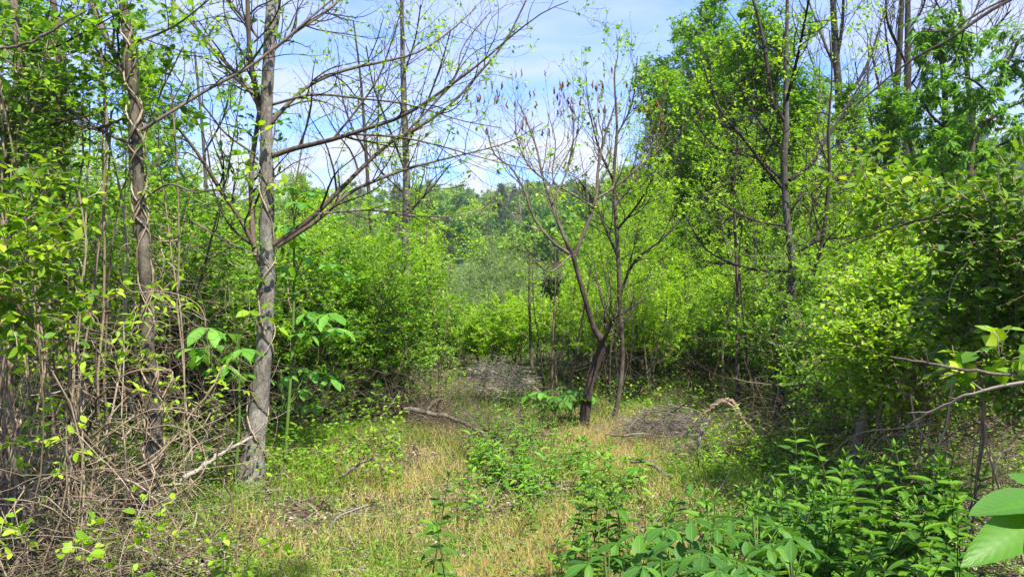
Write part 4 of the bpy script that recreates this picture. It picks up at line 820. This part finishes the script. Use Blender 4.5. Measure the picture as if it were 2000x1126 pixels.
# ------------------------------------------------------------------ leafy herbs (upright stems, paired leaves)
LHB = [leafmesh('leaf', leaf_template(6, lance, dr, .18, .004), 'herb', r) for dr, r in ((.35, .2), (.7, .5), (.15, .85))]
LH_ = 'upright leafy herb with dark stem and paired pointed leaves'
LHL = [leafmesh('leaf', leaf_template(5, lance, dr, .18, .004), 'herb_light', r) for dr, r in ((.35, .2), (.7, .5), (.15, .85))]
def herb_proto(rng, h, npair, size, name='leafy_herb', LHB=LHB):
    t = thing(name, (0, 0, 0), LH_, 'herb')
    P = wander(rng, np.zeros((1, 3)), np.array([[rng.normal() * .1, rng.normal() * .1, 1]]), h, 9, .05, .05)
    m = MB(); m.tubes(P, (np.linspace(.0045, .002, 9) * h / .7)[None], 6); m.build('stem', M_['herbstem'], t)
    ph = rng.uniform(0, 3)
    for k in range(npair):
        u = .18 + .82 * ((k + .5) / npair) ** .85; f = u * 8; i = min(7, int(f)); p = P[0, i] * (1 - f + i) + P[0, i + 1] * (f - i)
        top = (u - .18) / .82; a0 = ph + k * math.pi / 2 + rng.normal() * .2
        s = size * (.65 + .55 * math.sin(math.pi * (.15 + .75 * top))) * (1 - .35 * (top > .9)); el = -.15 + .75 * top ** 2
        for q in (0, math.pi):
            a = a0 + q + rng.normal() * .15; e = el + rng.normal() * .15
            A = (math.cos(a) * math.cos(e), math.sin(a) * math.cos(e), math.sin(e)); Nn = np.array([0, 0, 1.]) + np.array([-math.cos(a), -math.sin(a), 0]) * max(0, e) * .8 + rng.normal(size=3) * .15
            L_ = s * rng.uniform(.85, 1.15); leafobj(LHB[rng.integers(3)], 'leaf', t, p, A, Nn, L_, L_ * .34)
    for q in range(3):
        a = q * 2.1; leafobj(LHB[2], 'leaf', t, P[0, -1], (math.cos(a) * .5, math.sin(a) * .5, .85), (-math.cos(a), -math.sin(a), .6), size * .45, size * .13)
    return t
rng = np.random.default_rng(130)
hp = [herb_proto(rng, .62 + .05 * k, 8 + k % 2, .115) for k in range(4)]
HG = 'leafy herbs massed in the lower right corner'
n = 0
for k in range(120):
    Y = rng.uniform(2.75, 4.35); px = rng.uniform(1500, 1880) if k % 5 else rng.uniform(1400, 1560)
    if Y > 3.9: px = rng.uniform(1560, 1880)
    place(hp[k % 4], G(px, Y), rng.uniform(0, 6.28), rng.uniform(.8, 1.08) if Y > 3.2 else rng.uniform(.62, .85), label=LH_ + ' massed in the lower right corner', group=HG)
for k in range(20):
    Y = rng.uniform(3.2, 4.6); place(hp[k % 4], G(rng.uniform(1095, 1290), Y), rng.uniform(0, 6.28), rng.uniform(.6, .95), label='upright leafy herb standing loosely at the left end of the foreground greenery', group='loose herbs at the left end of the foreground greenery')
for lab, px, Y, sc in (('left one of the two dark stemmed herbs at the bottom centre', 838, 3.75, .95), ('right one of the two dark stemmed herbs at the bottom centre', 878, 3.5, .80), ('short herb leaning at the foot of the two dark stemmed herbs', 808, 3.45, .5),
                       ('single small herb alone on the straw in mid clearing', 1040, 4.9, .55), ('dark leaved herb low at the bottom left of the clearing', 432, 4.0, .55), ('small herb beside the pale curved branch', 655, 5.6, .4)):
    place(hp[int(px) % 4], G(px, Y), px, sc, label=lab)
# smaller ones in the middle of the clearing
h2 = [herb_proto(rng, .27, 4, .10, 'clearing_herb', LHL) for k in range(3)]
for k in range(150):
    u = rng.random() ** .7; py = 775 + 215 * u + (rng.normal() * 12); Y = EYE * F / (py - 563)
    cx = 965 + 145 * u; px = rng.normal() * (55 + 25 * u) + cx if k % 5 else rng.uniform(900, 1050) 
    if k % 5 == 0: Y = rng.uniform(5.2, 7.6)
    place(h2[k % 3], G(px, Y), rng.uniform(0, 6.28), rng.uniform(.45, 1.1), label='fresh green herb in the dense patch down the middle of the clearing', group='herbs in the middle of the clearing')
for k in range(26):
    Y = rng.uniform(4.4, 8.5); place(h2[k % 3], G(rng.uniform(1180, 1560), Y), rng.uniform(0, 6.28), rng.uniform(.4, .9), label='small green herb among grass and dead vines right of the clearing', group='small herbs right of the clearing')

# ------------------------------------------------------------------ vines, dead branches, brush
rng = np.random.default_rng(140)
def one(name, pts, Y, label, cat='branch', mat='dead', dY=0.0, S=7, n=22, amp=.06, group=None, wob=.0):
    P, R = poly(pts, Y, n, dY=dY); P = P + rng.normal(size=P.shape) * wob
    P[:, 2] = np.maximum(P[:, 2], hgt(P[:, 0], P[:, 1]) + R * .5)
    R = R * .8 * (1 + .10 * rng.normal(size=len(R))); P[1:-1] += rng.normal(size=P[1:-1].shape) * R[1:-1, None] * .35
    o = P[0].copy(); m = MB(); rough_trunk(rng, P, R, S, m, amp + .02)
    c_, r_ = children(rng, P[None], R[None], 4, .25, .95, .9, (.08, .22), 5, .2, 0, .55, taper=.5); m.tubes(c_, r_, 4); ob = m.build(name, M_[mat], None, origin=o); ob.location = o.tolist(); return tag(ob, label, cat, group)
one('fallen_branch', [(352, 940, 13), (420, 893, 11), (492, 853, 7)], 5.4, 'pale weathered branch leaning up from the ground towards the grey trunk', dY=.5)
one('fallen_branch', [(362, 880, 9), (400, 845, 8), (440, 806, 6)], 6.2, 'short grey dead stick leaning behind the pale fallen branch')
one('fallen_branch', [(430, 968, 9), (490, 962, 8), (545, 955, 6)], 5.95, 'straight pale stick lying on litter before the grey trunk')
one('fallen_branch', [(632, 962, 6), (655, 940, 8), (690, 915, 8), (712, 900, 6), (735, 898, 5), (752, 918, 3)], 6.1, 'curved pale branch arching over grass on the left mound')
one('fallen_branch', [(562, 968, 6), (600, 1000, 7), (645, 965, 5)], 5.7, 'thin pale stick on bare litter below the curved branch')
one('fallen_branch', [(640, 1050, 5), (660, 1010, 5), (720, 985, 4)], 5.2, 'forked thin stick on the litter at lower left of the clearing')
one('bent_stick', [(1374, 912, 11), (1364, 870, 11), (1372, 838, 10), (1385, 818, 8)], 6.95, 'thick pale curved stick standing upright right of the clearing')
for a, lab in enumerate(('outermost strand of the pale dead vine arch right of the curved stick', 'thickest strand of the pale dead vine arch', 'middle strand of the pale dead vine arch', 'innermost strand of the pale dead vine arch', 'frayed short strand of the pale dead vine arch')):
    j = rng.normal(size=(6, 2)) * 4; w = (6, 9, 6, 5, 4)[a]; x0 = a * 5
    one('arched_vine', [(1392 + j[0, 0], 792 + j[0, 1], w * .7), (1410, 784 + j[1, 1], w), (1432 + j[2, 0], 792 + j[2, 1], w), (1455 - x0 * .6 + j[3, 0], 818 + x0 * .8, w), (1474 - x0 + j[4, 0], 855, w), (1488 - x0 * 2.2, (912, 905, 910, 900, 880)[a], w * .9)], 7.3 + a * .04, lab, 'vine', 'vine', wob=.008)
one('arched_vine', [(1400, 788, 5), (1370, 810, 5), (1352, 826, 3)], 7.3, 'short dead vine end drooping left from the pale arch', 'vine', 'vine', wob=.006)
one('arched_vine', [(1480, 830, 5), (1510, 850, 5), (1530, 880, 4), (1535, 905, 3)], 7.0, 'thin vine trailing right from the foot of the pale arch', 'vine', 'vine', wob=.006)
one('broken_log', [(1232, 900, 6), (1262, 902, 9), (1290, 918, 11), (1312, 948, 11), (1340, 972, 9), (1356, 1005, 6)], 6.5, 'bent weathered log with a forked end lying on straw right of the clearing', 'log', 'brush', dY=-.9)
one('broken_log', [(1225, 934, 6), (1260, 932, 7), (1300, 928, 7)], 6.4, 'short side piece lying against the bent weathered log', 'log')
one('broken_stump', [(1664, 925, 22), (1670, 880, 20), (1680, 835, 18), (1692, 797, 15)], 6.3, 'pale broken stump post standing before the dark brush at right', 'stump', S=10, amp=.09)
one('fallen_log', [(1440, 900, 18), (1530, 860, 17), (1600, 842, 16), (1680, 838, 14), (1760, 850, 12)], 7.6, 'dark fallen trunk lying in shade behind the stump', 'log', 'bark_dark')
one('fallen_log', [(790, 800, 13), (870, 812, 11), (925, 835, 9), (975, 868, 6), (1010, 900, 3)], 8.0, 'brown fallen treetop trunk sloping down into the middle of the clearing', 'log', 'bark_brown', dY=-1.2)
one('bare_cane', [(2080, 745, 9), (2000, 735, 8), (1900, 724, 7), (1820, 710, 6), (1738, 696, 4)], 2.6, 'straight brown bare cane pointing left at the right edge', 'cane', 'bark_brown', dY=.3)
one('bare_cane', [(2080, 735, 9), (2000, 746, 8), (1910, 765, 7), (1850, 788, 6), (1800, 815, 5), (1768, 832, 3)], 2.9, 'pale bare cane curving down left below the straight brown one', 'cane', 'dead', dY=.4)
one('bare_cane', [(2080, 380, 8), (1975, 386, 7), (1880, 405, 6), (1800, 430, 5), (1720, 452, 4), (1640, 478, 3)], 4.0, 'long thin bare cane crossing the broad leaved spray', 'cane', 'bark_brown', dY=.8)
one('bare_cane', [(1780, 770, 5), (1790, 830, 5), (1830, 875, 4), (1860, 895, 3)], 4.4, 'pale looping cane below the curving one', 'cane', 'vine')
one('hanging_branch', [(0, 95, 7), (60, 82, 7), (120, 48, 6), (170, 20, 4)], 4.2, 'pale curved twig across the upper left corner', 'branch', 'bark_vw')

def vinepath(rng, p0, d0, L, K=34, wig=.22, trop=0.02):
    P = wander(rng, np.array([p0]), np.array([d0]), L, K, wig, trop)[0]
    P[:, 2] = np.maximum(P[:, 2], hgt(P[:, 0], P[:, 1]) + .01); return P
for k in range(165):
    Y = rng.uniform(4.1, 7.2); px = rng.uniform(-60, 370)
    mode = rng.random(); g = G(px, Y)
    if mode < .55: P = vinepath(rng, g, (rng.normal() * .35, rng.normal() * .3, 1), rng.uniform(1.0, 2.6), wig=.17)
    elif mode < .8: P = vinepath(rng, W(px, rng.uniform(420, 750), Y), (rng.normal(), rng.normal() * .4, -.2), rng.uniform(.7, 1.7), wig=.24, trop=-.06)
    else: P = vinepath(rng, g + [0, 0, rng.uniform(.05, .5)], (rng.normal(), rng.normal() * .5, .25), rng.uniform(.8, 2.0), wig=.2, trop=-.02)
    if (1000 + F * P[:, 0] / P[:, 1]).max() > 455: continue
    r = rng.choice([.0035, .005, .007, .0095], p=[.35, .35, .2, .1]); R = np.full(len(P), r) * np.linspace(1, .6, len(P)) * (1 + .08 * rng.normal(size=len(P)))
    m = MB(); m.tubes(P[None], R[None], 5, rnd=np.array([rng.random()])); o = P[0].copy(); ob = m.build('dead_vine', M_['vine'], None, origin=o); ob.location = o.tolist()
    tag(ob, 'twisting tan leafless vine in the tangle around the left trunks', 'vine', 'bare vines tangled around the left trunks')
for k in range(44):
    Y = rng.uniform(4.6, 6.8); px = rng.uniform(1760, 2060); g = W(px, rng.uniform(680, 900), Y)
    P = vinepath(rng, g, (rng.normal(), rng.normal() * .4, .25), rng.uniform(.7, 1.9), wig=.13, trop=-.05)
    r = rng.choice([.003, .0045, .006]); m = MB(); m.tubes(P[None], np.full((1, len(P)), r), 5, rnd=np.array([rng.random()])); o = P[0].copy(); ob = m.build('dead_cane', M_['stem' if k % 3 else 'vine'], None, origin=o); ob.location = o.tolist()
    tag(ob, 'arching brown leafless cane in the bramble tangle at the right edge', 'cane', 'bare canes tangled at the right edge')
def fine(name, label, boxes, mat, seed, L=(.4, 1.2), r=(.0012, .0028), wig=.22, K=12):
    rng = np.random.default_rng(seed); m = MB()
    for (x0, x1, y0, y1, Ya, Yb, n) in boxes:
        Y = rng.uniform(Ya, Yb, n); px = rng.uniform(x0, x1, n); py = rng.uniform(y0, y1, n)
        O = np.stack([(px - 1000) / F * Y, Y, EYE - (py - 563) / F * Y], -1); O[:, 2] = np.maximum(O[:, 2], hgt(O[:, 0], O[:, 1]) + .02)
        P = wander(rng, O, rng.normal(size=(n, 3)) * [1, 1, .55], rng.uniform(L[0], L[1], n), K, wig, -.03)
        P[..., 2] = np.maximum(P[..., 2], hgt(P[..., 0], P[..., 1]) + .01)
        m.tubes(P, rng.uniform(r[0], r[1], (n, 1)) * np.linspace(1, .5, K)[None], 3)
    return tag(m.build(name, M_[mat]), label, 'tangle', kind='stuff')
fine('vine_tangle', 'fine tangle of thin dead vines filling the left thicket', [(-80, 420, 560, 1000, 4.4, 7.5, 480), (-80, 300, 900, 1100, 3.6, 5, 200), (380, 520, 700, 950, 5.6, 8, 110), (60, 460, 430, 640, 5.5, 8, 160)], 'vine', 150)
fine('cane_tangle', 'fine tangle of thin brown canes under the right thicket', [(1740, 2100, 700, 960, 4.6, 7, 620), (1520, 1760, 780, 900, 6.5, 8.5, 260)], 'stem', 151, wig=.14)
fine('twig_tangle', 'fine dead twigs of the fallen brush left of the clearing', [(540, 900, 720, 850, 7.6, 9.6, 620), (850, 1000, 800, 890, 7.0, 8.4, 230), (480, 700, 760, 830, 7.0, 9, 150), (1050, 1500, 660, 800, 9.5, 12.5, 420), (1300, 1420, 840, 940, 6.6, 7.4, 60), (1380, 1540, 790, 940, 6.4, 7.6, 160)], 'stem', 152)
def heap(name, label, px, Y, rx, ry, h, n, nf, mat, seed, zc=.0, rr=(.003, .009), wig=.10):
    rng = np.random.default_rng(seed); o = G(px, Y); t = thing(name, o, label, 'brush pile'); m = MB()
    for big_, cnt_ in ((True, n), (False, nf)):
        a = rng.uniform(0, 6.28, cnt_); q = rng.random(cnt_) ** .6; O = np.stack([np.cos(a) * rx * q, np.sin(a) * ry * q, zc + h * (1 - q ** 2) * rng.random(cnt_) + .02], -1)
        d = rng.normal(size=(cnt_, 3)) * [1, .7, .22]; Ln = rng.uniform(.35, 1.1, cnt_) * rx
        P = wander(rng, O - unit(d) * Ln[:, None] * .5, d, Ln, 9, wig, -.05); w = P + o; P[..., 2] = np.maximum(P[..., 2], hgt(w[..., 0], w[..., 1]) - o[2] + .01)
        R = rng.uniform(rr[0], rr[1], (cnt_, 1)) * np.linspace(1, .45, 9)[None] * (1 if big_ else .4)
        if big_:
            for k in range(cnt_):
                mm = MB(); mm.tubes(P[k:k + 1], R[k:k + 1], 5, rnd=np.array([rng.random()])); mm.build('stick', M_[mat], t)
        else: m.tubes(P, R, 3)
    m.build('fine_twigs', M_[mat], t, kind='stuff')
heap('brush_heap', 'domed heap of pale dead twigs at the far end of the clearing', 975, 10.8, .50, .4, .42, 80, 380, 'pale_stick', 160, zc=.2, wig=.2)
heap('brush_heap', 'flat grey brown heap of dead sticks in shade right of the forked tree', 1310, 8.3, .62, .5, .34, 90, 420, 'brush', 161)
heap('brush_heap', 'dark heap of dead brush in shade behind the broken stump', 1600, 7.6, .9, .6, .3, 60, 380, 'stem', 162)
heap('brush_heap', 'sprawling brown heap of dead branches left of the clearing', 780, 8.9, .95, .6, .42, 80, 480, 'stem', 163, rr=(.004, .012), wig=.16)
heap('brush_heap', 'rotting dark branch pile at the bottom left corner', 130, 4.2, .8, .5, .16, 50, 260, 'stem', 164)

# ------------------------------------------------------------------ ground cover
rng = np.random.default_rng(170)
def gpts(n, Ya=3.2, Yb=15, x0=-150, x1=2150):
    Y = Ya * (Yb / Ya) ** (rng.random(n) ** 1.15); px = rng.uniform(x0, x1, n); x = (px - 1000) / F * Y
    return x, Y, px, 563 + EYE * F / Y
def patches(px, py, ls):
    w = np.zeros(len(px))
    for (a, b, sx, sy, k) in ls: w = np.maximum(w, k * np.exp(-(((px - a) / sx) ** 2 + ((py - b) / sy) ** 2)))
    return w
def clump(x, y, s=2.3, ph=0.0): return np.clip(clump_(x, y, s, ph), 0, 1)
def clump_(x, y, s=2.3, ph=0.0): return .5 + .5 * (np.sin(x * s + 1.3 * np.sin(y * s * .8 + ph)) * np.sin(y * s * 1.2 + ph + np.sin(x * s * .6)) * .6 + .4 * np.sin(x * s * 3.1 + ph) * np.sin(y * s * 2.7))
STRAW = [(1185, 880, 85, 60, 1.7), (1240, 920, 60, 30, .8), (790, 925, 120, 42, 1.4), (700, 950, 70, 45, .8), (1010, 1085, 250, 70, 1.2), (880, 1010, 120, 50, .45), (1330, 1010, 120, 40, .4), (900, 880, 40, 50, .5), (620, 1100, 150, 30, .35), (520, 1040, 60, 60, .25)]
GREEN = [(700, 878, 170, 32, 1), (830, 850, 80, 25, .7), (615, 940, 70, 55, .9), (930, 800, 80, 45, 1), (1370, 960, 120, 60, .8), (1440, 1010, 100, 50, .8), (560, 900, 50, 40, .9), (450, 1000, 80, 50, .35), (1040, 920, 120, 30, .5), (200, 850, 250, 60, .4), (1200, 960, 90, 30, .5), (700, 1100, 300, 60, .35), (1000, 1000, 200, 50, .25), (1300, 800, 300, 40, .4)]
BT = (np.array([[0, -.5, 0], [0, .5, 0], [.55, .38, .0], [.55, -.38, .0], [1, 0, -.06]]), np.array([[0, 1, 2], [0, 2, 3], [3, 2, 4]]))
LIT = [(590, 1010, 90, 35, 1), (960, 1000, 90, 28, .9), (660, 1075, 70, 25, .7), (800, 915, 50, 14, .8), (420, 1090, 120, 50, .8), (1100, 960, 60, 20, .7), (860, 1060, 60, 20, .6), (500, 1060, 60, 30, .8)]
def blades(name, label, n, ls, mat, h, w, lean, base=.0, seedc=0.0, cat='grass', xr=(-100, 1750)):
    x, y, px, py = gpts(n, 3.5, 13, *xr); k = patches(px, py, ls) * (.05 + 1.5 * clump(x, y, 2.6, seedc) ** 1.5) + base * clump(x, y, 3.9, seedc + 4) * 2; k = k * (1 - patches(px, py, LIT)); q = rng.random(n) < k
    x, y = x[q], y[q]; nn = len(x); O = np.c_[x, y, hgt(x, y) - .005]
    A = unit(np.c_[rng.normal(size=(nn, 2)) * lean, np.ones(nn)]); Ln = rng.uniform(h[0], h[1], nn) * (.5 + .8 * clump(x, y, 1.7, seedc + 2)); Nn = rng.normal(size=(nn, 3)) * [1, 1, .2]
    m = MB(); m.stamp(BT[0], BT[1], O, A, Nn, Ln, rng.uniform(w[0], w[1], nn) * (.6 + .08 * y), np.clip(clump(x, y, 3.3, seedc) * .6 + rng.random(nn) * .55 - .1, 0, 1))
    return tag(m.build(name, M_[mat]), label, cat, kind='stuff')
blades('dry_grass', 'straw coloured dry grass patches in the clearing', 230000, STRAW, 'straw', (.06, .18), (.0018, .0042), .55, .04, xr=(430, 1480))
blades('green_grass', 'fresh green grass patches in the clearing', 300000, GREEN, 'grass', (.06, .20), (.002, .0045), .5, .05, 3.0)
x, y, px, py = gpts(170000); k = np.clip(patches(px, py, GREEN) * .9 + .45 * clump(x, y, 3.1, 5) + .12, 0, 1) * (1 - .7 * patches(px, py, LIT)); q = rng.random(len(x)) < k; x, y = x[q], y[q]; nn = len(x)
m = MB(); m.stamp(LT_Q[0], LT_Q[1], np.c_[x, y, hgt(x, y) + rng.random(nn) ** 1.5 * .11 + .004], rng.normal(size=(nn, 3)) * [1, 1, .35], unit(rng.normal(size=(nn, 3)) * .5 + [0, 0, 1]), rng.uniform(.012, .042, nn), rng.uniform(.008, .024, nn), np.clip(rng.random(nn) * .6 + .4 * clump(x, y, 2.2, 9), 0, 1))
tag(m.build('low_weeds', M_['weed']), 'low small leaved weeds carpeting the ground', 'weeds', kind='stuff')
x, y, px, py = gpts(60000); k = .75 - .5 * patches(px, py, GREEN); q = rng.random(len(x)) < k; x, y = x[q], y[q]; nn = len(x)
m = MB(); m.stamp(LT_6[0], LT_6[1], np.c_[x, y, hgt(x, y) + rng.random(nn) * .02 + .004], rng.normal(size=(nn, 3)) * [1, 1, .25], unit(rng.normal(size=(nn, 3)) * .45 + [0, 0, 1]), rng.uniform(.014, .045, nn), rng.uniform(.01, .026, nn))
tag(m.build('leaf_litter', M_['litter']), 'brown dead leaves littering the forest floor', 'leaf litter', kind='stuff')
x, y, px, py = gpts(4200); nn = len(x); O = np.c_[x, y, hgt(x, y) + .012]
P = wander(rng, O, rng.normal(size=(nn, 3)) * [1, 1, .06], rng.uniform(.06, .5, nn), 6, .15, 0); P[..., 2] = np.maximum(P[..., 2], hgt(P[..., 0], P[..., 1]) + .006)
m = MB(); m.tubes(P, rng.uniform(.001, .0035, (nn, 1)) * np.ones((1, 6)), 4); tag(m.build('twig_litter', M_['dead']), 'small dead twigs scattered over the ground', 'twigs', kind='stuff')
# green undergrowth in the shade of the thicket
x, y, px, py = gpts(60000, 6, 24); ed = ((np.abs(px - 960) > 170) & ~((px > 960) & (px < 1560) & (y < 9.2))) | (y > 11); x, y = x[ed], y[ed]; nn = len(x)
m = MB(); m.stamp(LT_Q[0], LT_Q[1], np.c_[x, y, hgt(x, y) + rng.random(nn) ** 2 * .4], rng.normal(size=(nn, 3)) * [1, 1, .35], unit(rng.normal(size=(nn, 3)) * .5 + [0, 0, 1]), rng.uniform(.03, .07, nn), rng.uniform(.02, .035, nn))
tag(m.build('undergrowth', M_['green']), 'leafy undergrowth on the shaded floor of the thicket', 'undergrowth', kind='stuff')

# ------------------------------------------------------------------ air
def haze(dens):
    m, t = newmat('haze air'); n = t.nodes; o = n.new('ShaderNodeOutputMaterial'); v = n.new('ShaderNodeVolumePrincipled'); v.inputs['Density'].default_value = dens; v.inputs['Color'].default_value = (.88, .93, 1, 1); v.inputs['Anisotropy'].default_value = .3
    t.links.new(v.outputs[0], o.inputs['Volume']); b = MB(); x, y0, y1, z0, z1 = 1600, -1600, 1600, -8, 75
    b.add([[-x, y0, z0], [x, y0, z0], [x, y1, z0], [-x, y1, z0], [-x, y0, z1], [x, y0, z1], [x, y1, z1], [-x, y1, z1]], [[3, 2, 1, 0], [4, 5, 6, 7], [0, 1, 5, 4], [1, 2, 6, 5], [2, 3, 7, 6], [3, 0, 4, 7]])
    tag(b.build('haze', m, smooth=False), 'thin pale spring haze in the valley air', 'haze', kind='stuff')
haze(.00040)
